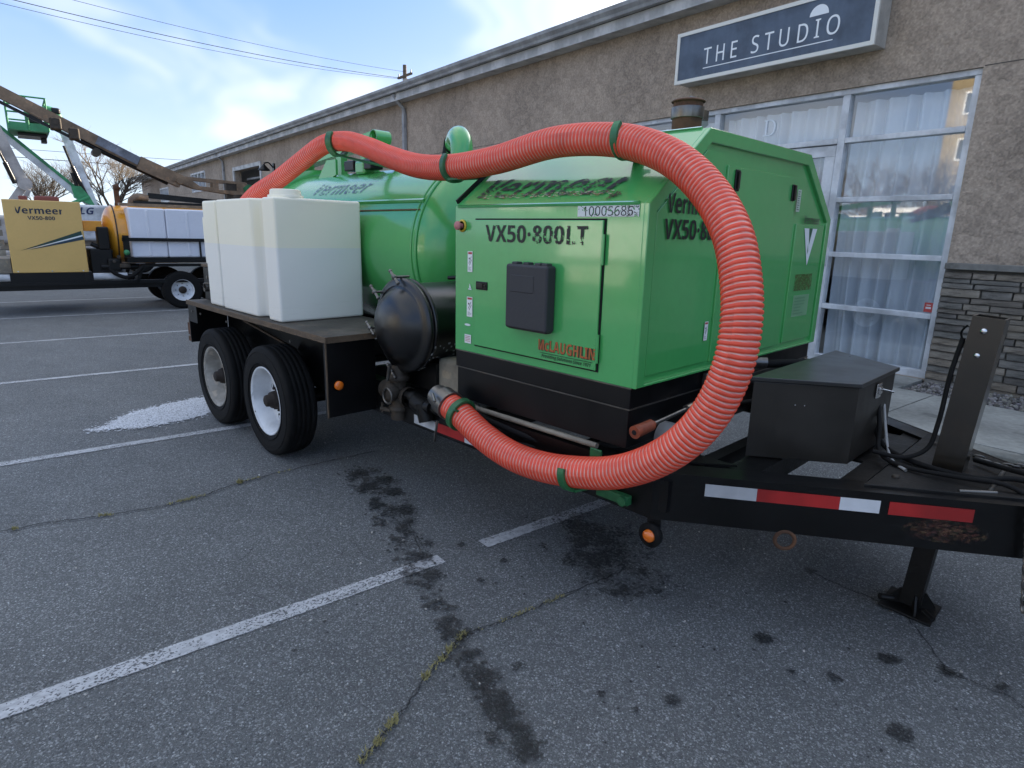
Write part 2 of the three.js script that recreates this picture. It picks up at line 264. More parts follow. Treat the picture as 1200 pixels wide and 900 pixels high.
  structure(obj('stain_and_painted_shade', g, new THREE.MeshStandardMaterial({ map: t, transparent: true, roughness: 0.45 }), null, true), 'dark wet drip trail, oil drops and damp patch with painted shade on the asphalt');
}
{ // pale dried spill beside the rear wheel
  const X0 = -4.8, X1 = -3.7, Z0 = 0.8, Z1 = 2.2;
  const t = canvasTex(768, 977, (x, w, h) => {
    const K = w / (X1 - X0), P = (a, b) => [(a - X0) * K, (b - Z0) * K], pts = [[-4.10, 2.1], [-4.2, 1.95], [-4.36, 1.82], [-4.47, 1.68], [-4.53, 1.46], [-4.58, 1.25], [-4.6, 1.0], [-4.3, 0.95], [-4.05, 1.15], [-3.94, 1.42], [-3.93, 1.68], [-3.99, 1.84], [-4.06, 2.0]];
    x.fillStyle = 'rgba(255,255,255,0.9)'; x.beginPath();
    pts.forEach(([a, b], i) => { const [c, d] = pts[(i + 1) % pts.length]; for (let m = 0; m < 16; m++) { const q = m / 16, p = P(mixn(a, c, q) + rr(-0.028, 0.028), mixn(b, d, q) + rr(-0.03, 0.03)); i || m ? x.lineTo(...p) : x.moveTo(...p); } });
    x.fill();
    for (let k = 0; k < 500; k++) { const i = Math.floor(rnd() * pts.length), [a, b] = pts[i], [c, d] = pts[(i + 1) % pts.length], q = rnd(), p = P(mixn(a, c, q) + rr(-0.06, 0.06), mixn(b, d, q) + rr(-0.06, 0.06)); x.beginPath(); x.ellipse(p[0], p[1], rr(2, 9), rr(2, 7), rnd() * 3, 0, 7); x.fill(); }
    x.globalCompositeOperation = 'destination-out';
    for (let k = 0; k < 26000; k++) { x.fillStyle = `rgba(0,0,0,${rr(0.1, 0.6).toFixed(2)})`; x.beginPath(); x.ellipse(rnd() * w, rnd() * h, rr(0.8, 4.2), rr(0.8, 3.2), rnd() * 3, 0, 7); x.fill(); }
  });
  const g = new THREE.PlaneGeometry(X1 - X0, Z1 - Z0).rotateX(-Math.PI / 2).translate((X0 + X1) / 2, 0.009, (Z0 + Z1) / 2);
  structure(obj('dried_spill', g, new THREE.MeshStandardMaterial({ color: C3(0.64, 0.65, 0.67), map: t, transparent: true, roughness: 0.8 }), null, true), 'pale dried spill on the asphalt by the wheel');
}
{ // yellowed weeds rooted in the cracks
  const blades = [], tuft = (x, z, n, r, h) => { for (let k = 0; k < n; k++) { const a = rnd() * 6.283, q = Math.sqrt(rnd()) * r, px = x + Math.cos(a) * q, pz = z + Math.sin(a) * q * 0.7, hh = h * rr(0.3, 1), w = rr(0.0015, 0.004), b = rnd() * 6.283, lx = Math.cos(b) * hh * 0.9, lz = Math.sin(b) * hh * 0.9, sx = -Math.sin(b) * w, sz = Math.cos(b) * w;
    blades.push(px - sx, 0.01, pz - sz, px + sx, 0.01, pz + sz, px + lx, 0.01 + hh, pz + lz); } };
  const along = (pts, dens, r, h, gap) => pts.forEach(([a, b], i) => { if (!i) return; const [a0, b0] = pts[i - 1], L = Math.hypot(a - a0, b - b0); for (let m = 0; m < L * dens; m++) { const q = rnd(); if (vnoise(mixn(a0, a, q) * 9 + 40, mixn(b0, b, q) * 9 + 40, 0, 3) < gap) continue; tuft(mixn(a0, a, q), mixn(b0, b, q), 6, r, h); } });
  along([[-2.51, 2.78], [-2.47, 2.57], [-2.36, 2.32], [-2.3, 2.04], [-2.3, 1.86]], 110, 0.016, 0.016, 0.5);
  along([[-2.36, 1.64], [-2.36, 1.53], [-2.35, 1.3]], 60, 0.012, 0.012, 0.5);
  tuft(-2.36, 1.63, 90, 0.03, 0.02); tuft(-2.49, 2.72, 50, 0.022, 0.016);
  along([[-0.01, 2.19], [-0.04, 2.1], [-0.09, 1.99], [-0.17, 1.84], [-0.22, 1.7], [-0.27, 1.56]], 150, 0.017, 0.016, 0.52);
  along([[-0.25, 1.5], [-0.22, 1.34], [-0.18, 1.07]], 70, 0.014, 0.01, 0.45);
  const g = new THREE.BufferGeometry(); g.setAttribute('position', new THREE.Float32BufferAttribute(blades, 3)); g.computeVertexNormals();
  tag(obj('crack_weeds', g, std(C3(0.24, 0.21, 0.08), 0.9)), 'yellow green weeds growing in the asphalt cracks', 'weeds', null, 'stuff');
}

// ---------------------------------------------------------------- pavement in front of the shop
const concreteMap = dataTex(512, 512, (u, v) => { const a = fbm(u * 4, v * 4, 4, 6, 101), b = fbm(u * 70, v * 70, 70, 2, 102), c = smooth(0.6, 0.7, fbm(u * 11, v * 11, 11, 4, 103)); const k = 0.93 - 0.28 * a - 0.12 * b - 0.1 * c; return [k, k, k * 0.97]; }, true, 2.1);
M.concrete = std(C3(0.56, 0.56, 0.545), 0.85, { map: concreteMap, bumpMap: grainBump, bumpScale: 0.002 });
M.curb = std(C3(0.42, 0.42, 0.40), 0.85, { map: concreteMap, bumpMap: grainBump, bumpScale: 0.003 });
{
  const w = structure(onLot(new THREE.Group()), 'pale concrete pavement along the shop wall'); w.name = 'pavement'; scene.add(w);
  for (let k = 0; k < 32; k++) { const s0 = 6 - k * 1.6; const inner = s0 > -2.3 ? 0.7 : 0.01; obj('slab', rspan(s0 - 1.592, s0, 0.02, 0.15 + rr(-0.002, 0.002), inner, 2.1, 0.006), M.concrete, w); }
  obj('slab', rspan(-3.7, -2.32, 0.02, 0.152, 0.012, 0.69, 0.005), M.concrete, w);
  const c = structure(onLot(new THREE.Group()), 'concrete kerb along the pavement'); c.name = 'kerb'; scene.add(c);
  for (let k = 0; k < 20; k++) { const s0 = 6 - k * 3; obj('kerb_stone', rspan(s0 - 2.992, s0, -0.05, 0.147, 2.106, 2.26, 0.02), M.curb, c); }
  obj('soil', span(-2.3, 5.9, 0.01, 0.1, 0.02, 0.695), std(C3(0.06, 0.05, 0.04), 0.95, { bumpMap: grainBump, bumpScale: 0.01 }), c);
  const n = 4200, st = new THREE.InstancedMesh(new THREE.DodecahedronGeometry(1, 0), std(C3(0.55, 0.55, 0.55), 0.85, { bumpMap: grainBump, bumpScale: 0.002 }), n), m = new THREE.Matrix4(), q = new THREE.Quaternion();
  for (let k = 0; k < n; k++) { const r = rr(0.011, 0.026), p = lotPoint(rr(-2.27, 1.6), 0.1 + rnd() * 0.045, rr(0.045, 0.675)); q.setFromEuler(new THREE.Euler(rnd() * 6, rnd() * 6, rnd() * 6)); m.compose(p, q, V(r, r * rr(0.55, 0.9), r * rr(0.7, 1.2))); st.setMatrixAt(k, m); const t = rr(0.15, 0.6); st.setColorAt(k, C3(t, t * rr(0.88, 0.97), t * rr(0.75, 0.95))); }
  st.name = 'gravel_bed'; st.castShadow = st.receiveShadow = true; scene.add(st); tag(st, 'grey gravel strip at the foot of the stone wall', 'gravel', null, 'stuff');
}

// ---------------------------------------------------------------- the shop building
const stuccoMap = dataTex(1024, 1024, (u, v) => { const a = fbm(u * 3, v * 3, 3, 6, 201), b = fbm(u * 26, v * 26, 26, 4, 202), c = fbm(u * 150, v * 150, 150, 2, 203); const k = 1.0 - 0.10 * smooth(0.3, 0.75, a) - 0.06 * smooth(0.4, 0.62, b) - 0.24 * c; return [k, k * 0.985, k * 0.965]; }, true, 2.6);
const stuccoBump = dataTex(1024, 1024, (u, v) => { const b = fbm(u * 26, v * 26, 26, 4, 202), c = fbm(u * 150, v * 150, 150, 2, 203); return grey(0.75 * smooth(0.42, 0.6, b) + 0.25 * c); }, false, 2.6);
M.stucco = std(C3(0.54, 0.445, 0.36), 0.92, { map: stuccoMap, bumpMap: stuccoBump, bumpScale: 0.006 });
M.fascia = std(C3(0.62, 0.61, 0.59), 0.6, { map: mottleMap });
M.gutter = std(C3(0.40, 0.40, 0.40), 0.5, { map: mottleMap });
M.roofing = std(C3(0.16, 0.16, 0.16), 0.9, { map: dirtyMap });
M.alu = std(C3(0.76, 0.78, 0.80), 0.4, { metalness: 0.1, map: mottleMap });
M.glass = phys(C3(0.97, 0.985, 0.99), 0.02, { transmission: 1, thickness: 0, ior: 1.95 });
M.darkRoom = std(C3(0.5, 0.49, 0.47), 0.9);
M.curtain = std(C3(0.58, 0.62, 0.67), 0.95);
M.capStone = std(C3(0.40, 0.38, 0.36), 0.85, { map: concreteMap });
const building = thing('shop_building', 'long tan stucco building with storefront windows and stone base', 'building', W0.clone(), BY);
{
  const B = building, H = 4.46, S0 = -52, S1 = 9;
  const holes = [[-6.95, -2.31, 0.15, 3.2], [-28.15, -24.67, 0.0, 3.78], [-36.2, -33.2, 3.2, 4.12], [-45.1, -42.5, 2.9, 3.75]];
  const sh = new THREE.Shape([[S0, 0], [S1, 0], [S1, H], [S0, H]].map(([x, y]) => new THREE.Vector2(x, y)));
  for (const [a, b, c, d] of holes) sh.holes.push(new THREE.Path([[a, c], [a, d], [b, d], [b, c]].map(([x, y]) => new THREE.Vector2(x, y))));
  const wall = obj('front_wall', new THREE.ExtrudeGeometry(sh, { depth: 0.25, bevelEnabled: false }).translate(0, 0, -0.25), M.stucco, B);
  obj('control_joint', [span(-2.3, S1, 3.205, 3.212, 0, 0.004), span(S0, -6.96, 3.205, 3.212, 0, 0.004)], std(C3(0.08, 0.075, 0.07), 0.9), wall);
  obj('end_wall', span(S0, S0 + 0.25, 0, H, -14, -0.25), M.stucco, B);
  obj('end_wall', span(S1 - 0.25, S1, 0, H, -14, -0.25), M.stucco, B);
  obj('rear_wall', span(S0 + 0.25, S1 - 0.25, 0, H, -14, -13.75), M.stucco, B);
  const roof = obj('roof', [span(S0 - 0.3, S1 + 0.3, H + 0.003, H + 0.2, -14.3, 0.25)], M.roofing, B);
  obj('soffit', span(S0 - 0.3, S1 + 0.3, H - 0.03, H, 0.002, 0.25), M.fascia, roof);
  obj('fascia', span(S0 - 0.3, S1 + 0.3, H - 0.045, H + 0.1, 0.253, 0.28), M.fascia, roof);
  obj('gutter', prism([[0.283, H + 0.11], [0.283, H + 0.25], [0.41, H + 0.25], [0.405, H + 0.2], [0.37, H + 0.15], [0.36, H + 0.11]], S1 - S0 + 0.6).applyMatrix4(new THREE.Matrix4().makeBasis(V(0, 0, 1), V(0, 1, 0), V(-1, 0, 0))).translate(S1 + 0.3, 0, 0), M.gutter, roof);
  for (const s of [-13.58, -29.7]) obj('downspout', [rspan(s - 0.05, s + 0.05, 0.2, 4.18, 0.01, 0.09, 0.01), tube([V(s, 4.15, 0.05), V(s, 4.28, 0.07), V(s, 4.4, 0.2), V(s, 4.56, 0.32)], 0.045, 12, 8)], M.gutter, B);
  // storefront
  const T = 0.06, zf = [-0.14, -0.03];
  const fr = (x0, x1, y0, y1, p) => obj('mullion', rspan(x0, x1, y0, y1, zf[0], zf[1], 0.006), M.alu, p);
  const win = grp('storefront_window', B);
  fr(-6.95, -2.31, 3.14, 3.2, win); fr(-6.95, -5.26, 0.15, 0.23, win); fr(-3.53, -2.31, 0.15, 0.23, win);
  fr(-2.375, -2.312, 0.231, 3.139, win); fr(-3.61, -3.53, 0.15, 3.139, win); fr(-5.26, -5.18, 0.15, 3.139, win); fr(-6.948, -6.88, 0.231, 3.139, win);
  const rows = [0.23, 0.81, 1.41, 2.02, 2.66, 3.14];
  for (let k = 1; k < 5; k++) fr(-3.529, -2.376, rows[k] - 0.028, rows[k] + 0.028, win);
  const pane = (x0, x1, y0, y1) => obj('pane', span(x0, x1, y0, y1, -0.092, -0.086), M.glass, win);
  for (let k = 0; k < 5; k++) pane(-3.53, -2.375, rows[k] + (k ? 0.028 : 0), rows[k + 1] - (k < 4 ? 0.028 : 0));
  fr(-5.179, -3.611, 2.63, 2.69, win); pane(-5.18, -3.61, 2.69, 3.14); pane(-6.88, -5.26, 2.69, 3.14); fr(-6.879, -5.261, 2.63, 2.69, win); pane(-6.88, -5.26, 0.23, 2.63);
  const door = grp('storefront_door', B);
  obj('door_frame', [rspan(-4.61, -3.62, 2.5, 2.62, -0.13, -0.05, 0.005), rspan(-4.61, -3.62, 0.17, 0.4, -0.13, -0.05, 0.005), rspan(-3.74, -3.62, 0.4, 2.5, -0.129, -0.051, 0.005), rspan(-4.61, -4.5, 0.4, 2.5, -0.129, -0.051, 0.005)], M.alu, door);
  obj('pane', span(-4.5, -3.74, 0.4, 2.5, -0.093, -0.087), M.glass, door);
  obj('handle', tube([V(-4.55, 1.0, -0.05), V(-4.55, 1.0, 0.01), V(-4.55, 1.3, 0.01), V(-4.55, 1.3, -0.05)], 0.012, 16, 8), M.chrome, door);
  fr(-4.68, -4.612, 0.15, 2.629, win); pane(-5.18, -4.68, 0.15, 2.63);
  obj('keypad', rspan(-3.585, -3.545, 1.28, 1.42, -0.03, -0.005, 0.006), M.whitePaint, win);
  const red = obj('security_decal', rspan(-2.47, -2.39, 0.85, 0.95, -0.0855, -0.083, 0.001), std(C3(0.45, 0.06, 0.05), 0.5), win);
  obj('decal_lettering', [span(-2.455, -2.405, 0.885, 0.905, -0.0829, -0.082), span(-2.45, -2.41, 0.92, 0.928, -0.0829, -0.082)], M.whitePaint, win); void red;
  // curtains hang in folds just inside the glass; a room closes behind them
  const fold = (x0, x1, y0, y1) => { const n = Math.round((x1 - x0) * 70), m = 10, p = [], ix = []; for (let j = 0; j <= m; j++) for (let i = 0; i <= n; i++) { const x = mixn(x0, x1, i / n), y = mixn(y0, y1, j / m), sw = 0.7 + 0.3 * (1 - j / m); p.push(x + 0.03 * Math.sin(x * 3 + j * 0.35) * (1 - j / m), y, -0.24 + sw * (0.055 * Math.sin(x * 31 + 2 * Math.sin(x * 4.2)) + 0.028 * Math.sin(x * 57 + 1 + Math.sin(y)))); } for (let j = 0; j < m; j++) for (let i = 0; i < n; i++) { const a = j * (n + 1) + i; ix.push(a, a + 1, a + n + 1, a + 1, a + n + 2, a + n + 1); } const g = new THREE.BufferGeometry(); g.setAttribute('position', new THREE.Float32BufferAttribute(p, 3)); g.setIndex(ix); g.computeVertexNormals(); return g; };
  const cur = grp('curtains', B); obj('curtain', fold(-3.52, -2.38, 0.2, 3.08), M.curtain, cur); obj('curtain', fold(-5.16, -3.62, 0.2, 3.08), M.curtain, cur); obj('curtain', fold(-6.87, -5.27, 0.2, 3.08), M.curtain, cur);
  obj('room', [span(-8, -0.5, 0.1, 0.15, -6, -0.26), span(-8, -0.5, 3.3, 3.35, -6, -0.26), span(-8, -0.5, 0.15, 3.3, -6.05, -6), span(-8.05, -8, 0.15, 3.3, -6, -0.26), span(-0.5, -0.45, 0.15, 3.3, -6, -0.26)], M.darkRoom, B);
  // roller-door opening and high windows far along the wall
  const bay = grp('garage_opening', B);
  obj('frame', [span(-28.3, -28.15, 0, 3.92, 0, 0.05), span(-24.67, -24.52, 0, 3.92, 0, 0.05), span(-28.15, -24.67, 3.78, 3.92, 0, 0.05)], M.fascia, bay);
  obj('dark_bay', [span(-30, -23, 0, 0.02, -8, -0.26), span(-30, -23, 4.2, 4.25, -8, -0.26), span(-30, -23, 0.02, 4.2, -8.05, -8), span(-30.05, -30, 0.02, 4.2, -8, -0.26), span(-23, -22.95, 0.02, 4.2, -8, -0.26)], M.darkRoom, bay);
  obj('door_rail', span(-28, -24.8, 3.45, 3.52, -0.5, -0.42), M.gutter, bay);
  for (const [a, b, c, d] of holes.slice(2)) { const w = grp('high_window', B), n = 4; obj('frame', [span(a, b, d - 0.08, d, -0.1, 0.03), span(a, b, c, c + 0.08, -0.1, 0.03), ...Array.from({ length: n + 1 }, (_, i) => { const x = mixn(a + 0.05, b - 0.05, i / n); return span(x - 0.05, x + 0.05, c + 0.08, d - 0.08, -0.1, 0.028); })], M.whitePaint, w); obj('pane', span(a, b, c, d, -0.12, -0.11), phys(C3(0.1, 0.13, 0.16), 0.05), w); }
  { const l = grp('wall_lamp', B); obj('bracket', [box(0.16, 0.28, 0.05, -23.1, 3.6, 0.026), tube([V(-23.1, 3.6, 0.05), V(-23.1, 3.75, 0.2), V(-23.1, 3.72, 0.35)], 0.025, 10, 6)], M.black, l); obj('lamp_head', lathe([[0.02, 0.2], [0.06, 0.15], [0.2, 0], [0.19, -0.02]], 18).translate(-23.1, 3.5, 0.36), M.black, l); }
  // ledge-stone veneer below the cap, each stone on its own
  const ven = grp('stone_veneer', B);
  const stoneMats = [0.42, 0.5, 0.57, 0.37, 0.53, 0.46].map((t, i) => std(C3(t * [1.3, 1.2, 1.28, 1.22, 1.34, 1.16][i], t * [1.12, 1.1, 1.1, 1.1, 1.12, 1.08][i], t * [0.98, 1.02, 0.94, 1.02, 0.92, 1.0][i]), 0.9, { map: concreteMap, bumpMap: grainBump, bumpScale: 0.005 }));
  obj('mortar_bed', span(-2.308, 2.6, 0.06, 1.31, 0.001, 0.018), std(C3(0.13, 0.12, 0.11), 0.95), ven);
  const shapes = Array.from({ length: 7 }, () => { const g = new RoundedBoxGeometry(1, 1, 0.06, 1, 0.012), p = g.attributes.position; for (let i = 0; i < p.count; i++) { p.setZ(i, p.getZ(i) + (p.getZ(i) > 0 ? (p.getX(i) * rr(-0.02, 0.02) + rr(-0.004, 0.004)) : 0)); } g.computeVertexNormals(); return metres(clean(g)); });
  let y = 0.1; while (y < 1.29) { const h = Math.min(rr(0.045, 0.085), 1.305 - y); let x = -2.305 - rnd() * 0.05; while (x < 0.2) { const w = rr(0.16, 0.46), x0 = Math.max(x, -2.305); if (h > 0.03) { const m = new THREE.Mesh(shapes[Math.floor(rnd() * 7)], stoneMats[Math.floor(rnd() * 6)]); m.name = 'stone'; m.scale.set(x + w - x0 - 0.008, h - 0.007, 1); m.position.set((x0 + x + w) / 2, y + h / 2, 0.02 + rnd() * 0.016); m.castShadow = m.receiveShadow = true; ven.add(m); } x += w; } y += h; }
  obj('far_courses', span(0.5, 2.6, 0.1, 1.3, 0.019, 0.04), stoneMats[0], ven);
  for (let k = 0; k < 4; k++) obj('cap_stone', rspan(-2.3 + k * 1.2, -2.3 + k * 1.2 + 1.194, 1.312, 1.375, 0.002, 0.085, 0.008), M.capStone, B);
}
// the D on the transom glass
function paint(w, h, px, draw) { return canvasTex(px, Math.round(px * h / w), (x, W, Hh) => { x.scale(W / w, W / w); x.textAlign = 'center'; x.textBaseline = 'middle'; draw(x, w, h); }); }
function sticker(name, parent, w, h, pos, rot, draw, px = 512, extra = {}) {
  const m = obj(name, new THREE.PlaneGeometry(w, h), new THREE.MeshStandardMaterial({ map: paint(w, h, px, draw), transparent: true, roughness: 0.45, side: THREE.DoubleSide, ...extra }), parent, true);
  m.position.copy(pos); m.rotation.set(...rot, 'YXZ'); m.castShadow = false; return m;
}
// wear(): scrape flakes of print away
function wear(x, w, h, n, s, y0 = 0) { x.globalCompositeOperation = 'destination-out'; for (let k = 0; k < n; k++) { x.beginPath(); x.ellipse(rnd() * w, y0 + rnd() * (h - y0), s * rr(0.2, 1.6), s * rr(0.15, 0.8), rnd() * 3, 0, 7); x.fill(); } x.globalCompositeOperation = 'source-over'; }
function text(x, str, cx, cy, size, font, color, sx = 1, skew = 0) { x.save(); x.translate(cx, cy); x.transform(sx, 0, skew, 1, 0, 0); x.font = `${font.replace('#', '100px')}`; x.scale(size / 100, size / 100); x.fillStyle = color; x.fillText(str, 0, 0); x.restore(); }
sticker('unit_letter', building, 0.3, 0.3, V(-4.49, 2.9, -0.078), [0, 0, 0], (x) => text(x, 'D', 0.15, 0.15, 0.26, '# serif', '#e8eef2'), 128);
// the box sign
{
  const sg = thing('box_sign', 'dark blue box sign reading THE STUDIO above the storefront', 'sign', lotPoint(-4.5, 3.5, 0), BY);
  const w = 2.47, h = 0.585, z = 0.3, x0 = -5.70 - -4.5;   // left end at s = -5.70
  obj('cabinet', [span(x0, x0 + w, 0.03, 0.03 + h, 0.005, 0.285)], std(C3(0.6, 0.58, 0.53), 0.5, { map: mottleMap }), sg);
  obj('rim', [span(x0 - 0.012, x0 + w + 0.012, 0.018, 0.06, 0.27, z), span(x0 - 0.012, x0 + w + 0.012, h, 0.042 + h, 0.27, z), span(x0 - 0.012, x0 + 0.03, 0.06, h, 0.27, z), span(x0 + w - 0.03, x0 + w + 0.012, 0.06, h, 0.27, z)], std(C3(0.74, 0.72, 0.65), 0.45), sg);
  obj('face', span(x0 + 0.03, x0 + w - 0.03, 0.06, h, 0.286, 0.291), std(C3(0.095, 0.13, 0.185), 0.45, { map: mottleMap }), sg);
  sticker('lettering', sg, 2.3, 0.5, V(x0 + w / 2, 0.03 + h / 2, 0.2935), [0, 0, 0], (x) => {
    const cs = '#e9ecee'; let px = 0.3; const adv = { T: 0.135, H: 0.17, E: 0.135, S: 0.15, U: 0.17, D: 0.18, I: 0.09, O: 0.19, ' ': 0.09 };
    for (const ch of 'THE STUDIO') { const a = adv[ch] * 1.22; if (ch !== ' ') text(x, ch, px + a / 2, ch === 'O' || ch === 'I' ? 0.275 : 0.285, 0.262, '# sans-serif', cs, 0.86); if (ch === 'I') { x.fillStyle = cs; x.beginPath(); x.arc(px + a / 2, 0.145, 0.105, Math.PI, 0); x.fill(); } px += a; }
    x.fillStyle = cs; x.fillRect(0.33, 0.415, 1.63, 0.011);
  }, 2048);
}

// ---------------------------------------------------------------- the vacuum trailer (x towards the hitch, z towards the near side)
const trailer = thing('vacuum_trailer', 'green vacuum excavator trailer with white water tanks and black frame', 'trailer', V(0, 0, 0));
const SIDES = [1, -1];
const C_ = (s, g) => s > 0 ? g : flip(g);                // mirror a near-side shape to the far side
function flip(g) { g = clean(g); g.scale(1, 1, -1); const p = g.attributes; for (const k of Object.keys(p)) { const a = p[k]; for (let i = 0; i < a.count; i += 3) for (let c = 0; c < a.itemSize; c++) { const t = a.array[(i + 1) * a.itemSize + c]; a.array[(i + 1) * a.itemSize + c] = a.array[(i + 2) * a.itemSize + c]; a.array[(i + 2) * a.itemSize + c] = t; } } return g; }
{
  const T = trailer;
  // chassis: two channel rails that bend in to the hitch
  const A0 = V(0.15, 0, 0.95), A1 = V(1.5, 0, 0.03);
  const along = A1.clone().sub(A0).normalize(), inw = V(along.z, 0, -along.x);       // inward normal of the near tongue rail
  for (const s of SIDES) {
    const r = [span(-4.2, 0.15, 0.46, 0.66, 0.94, 0.95), span(-4.2, 0.15, 0.648, 0.659, 0.86, 0.939), span(-4.2, 0.15, 0.461, 0.472, 0.86, 0.939)];
    const mid = (off, y) => [A0.clone().addScaledVector(inw, off).setY(y), A1.clone().addScaledVector(inw, off).setY(y)];
    r.push(bar(...mid(0.006, 0.56), 0.011, 0.2), bar(...mid(0.062, 0.653), 0.1, 0.012), bar(...mid(0.062, 0.467), 0.1, 0.012));
    obj('frame_rail', r.map((g) => C_(s, g)), M.rail, T);
  }
  for (const x of [-4.15, -3.25, -2.3, -1.75, -1.0, -0.3, 0.18]) obj('crossmember', [span(x - 0.03, x + 0.03, 0.5, 0.63, -0.935, 0.935)], M.black, T);
  obj('crossmember', [span(0.3, 0.36, 0.5, 0.64, -0.76, 0.76), span(0.3, 0.42, 0.641, 0.649, -0.72, 0.72)], M.blackDirty, T);
  obj('crossmember', [span(0.66, 0.74, 0.52, 0.645, -0.5, 0.5)], M.blackDirty, T);
  const plate = obj('tongue_plate', [prism([[0.76, -0.47], [1.3, -0.1], [1.3, 0.1], [0.76, 0.47]], 0.008, 0.002).rotateX(Math.PI / 2).translate(0, 0.667, 0)], M.blackDirty, T);
  obj('weld_bead', [rod(V(1.1, 0.669, 0.19), V(1.1, 0.669, -0.2), 0.008, 0.008, 6), rod(V(1.02, 0.669, 0.27), V(1.12, 0.669, 0.18), 0.007, 0.007, 6)], M.steel, plate);
  for (const [x, z] of [[0.82, 0.3], [0.82, -0.3], [1.22, 0.1], [1.22, -0.1]]) obj('bolt', lathe([[0, 0.012], [0.012, 0.012], [0.014, 0.009], [0.014, 0]], 6).translate(x, 0.667, z), M.cast, plate);
  { const ch = []; for (let k = 0; k < 16; k++) ch.push(new THREE.TorusGeometry(0.014, 0.004, 6, 12).scale(1.3, 0.75, 1).applyMatrix4(M4(1.0 + k * 0.017, 0.677, -0.22 + 0.05 * Math.sin(k * 0.5) + k * 0.004, k % 2 ? 1.45 : 0.5, 0.2, 0))); obj('spare_chain', ch, M.steel, T); }
  obj('gusset_plate', [prism([[0.16, 0.02], [0.34, 0.02], [0.16, 0.16]], 0.008).rotateX(Math.PI / 2).translate(0, 0.664, 0.62)], M.rail, T);
  obj('box_tray', [span(0.38, 0.66, 0.625, 0.635, -0.45, 0.1)], M.blackDirty, T);
  obj('coupler', [span(1.3, 1.62, 0.5, 0.64, -0.07, 0.07), lathe([[0.03, 0.0], [0.09, 0.0], [0.09, 0.1], [0.03, 0.1]], 20).translate(1.68, 0.5, 0)], M.blackDirty, T);
  // reflective tape on the near tongue rail
  const tp = (t) => A0.clone().lerp(A1, t), L = A0.distanceTo(A1), bits = [[0.19, 0.385, 0], [0.387, 0.645, 1], [0.647, 0.80, 0], [0.78, 1.06, 1]];
  const t0 = (0.313 - 0.15) / 1.35, t1 = (1.083 - 0.15) / 1.35, q = [0, 0.205, 0.52, 0.70, 1];
  for (let k = 0; k < 4; k++) { const a = tp(mixn(t0, t1, q[k])), b = tp(mixn(t0, t1, q[k + 1])); a.addScaledVector(inw, -0.002).setY(0.605); b.addScaledVector(inw, -0.002).setY(0.605); const cut = k === 2 ? 0.82 : 0.997; obj('reflective_tape', bar(a, a.clone().lerp(b, cut), 0.0016, 0.05), k % 2 ? M.tapeRed : M.tapeWhite, T); } void L; void bits;
  for (const [x0, x1, m] of [[-1.45, -1.25, M.tapeWhite], [-1.249, -1.0, M.tapeRed], [-0.999, -0.8, M.tapeWhite]]) obj('reflective_tape', span(x0, x1, 0.478, 0.53, 0.951, 0.9525), m, T);
  { const m = grp('marker_light', T); obj('grommet', latheZ([[0.0, 0.0], [0.05, 0.0], [0.052, 0.02], [0.03, 0.028]], 0.15, 0.385, 0.925, 20), M.rubber, m); obj('lens', latheZ([[0.027, 0.02], [0.026, 0.032], [0.014, 0.04], [0, 0.042]], 0.15, 0.385, 0.925, 18), M.amber, m); obj('bracket', [span(0.12, 0.18, 0.39, 0.47, 0.915, 0.922)], M.black, m); }
  obj('tie_down_ring', new THREE.TorusGeometry(0.036, 0.008, 8, 24).applyMatrix4(M4(0.57, 0.43, 0.66, 0, 0.6, 0)), M.rust, T);
  { // rust scuffs where the near rail has been knocked
    const a = A0.clone().lerp(A1, 0.64), g = new THREE.PlaneGeometry(0.34, 0.11).rotateY(Math.atan2(-inw.x, -inw.z)).translate(a.x - inw.x * 0.003, 0.535, a.z - inw.z * 0.003);
    obj('rust_scuff', g, new THREE.MeshStandardMaterial({ map: paint(0.34, 0.11, 384, (x) => { for (let k = 0; k < 420; k++) { const q = rnd() * 6.283, r = Math.pow(rnd(), 0.7); x.fillStyle = `rgba(${70 + rnd() * 45},${50 + rnd() * 25},${38 + rnd() * 16},${rr(0.05, 0.26).toFixed(3)})`; x.beginPath(); x.ellipse(0.17 + Math.cos(q) * r * 0.14, 0.055 + Math.sin(q) * r * 0.045, rr(0.002, 0.014), rr(0.001, 0.006), rr(-0.4, 0.4), 0, 7); x.fill(); } }), transparent: true, roughness: 0.8 }), T, true); }
  // jack
  { const j = grp('jack', T), x = 0; j.position.x = 0.897; j.rotation.z = -0.06;
    const tubeOf = (w, y0, y1, t) => [span(x - w, x + w, y0, y1, w - t, w), span(x - w, x + w, y0, y1, -w, -w + t), span(x - w, x - w + t, y0, y1, -w + t, w - t), span(x + w - t, x + w, y0, y1, -w + t, w - t)];
    obj('outer_tube', tubeOf(0.052, 0.42, 1.292, 0.006), M.jack, j);
    obj('inner_leg', tubeOf(0.038, 0.03, 0.6, 0.005), M.blackDirty, j);
    obj('foot', [rbox(0.2, 0.012, 0.2, 0.004, x, 0.012, 0), ...[0, 1, 2, 3].map((k) => prism([[0.038, 0], [0.095, 0], [0.09, 0.02], [0.05, 0.07], [0.038, 0.07]], 0.008).translate(0, 0.018, -0.004).rotateY(k * Math.PI / 2 + 0.4).translate(x, 0, 0)), rod(V(x - 0.06, 0.045, 0.06), V(x - 0.1, 0.05, 0.1), 0.014), rod(V(x + 0.06, 0.045, 0.06), V(x + 0.1, 0.04, 0.09), 0.012)], M.blackDirty, j);
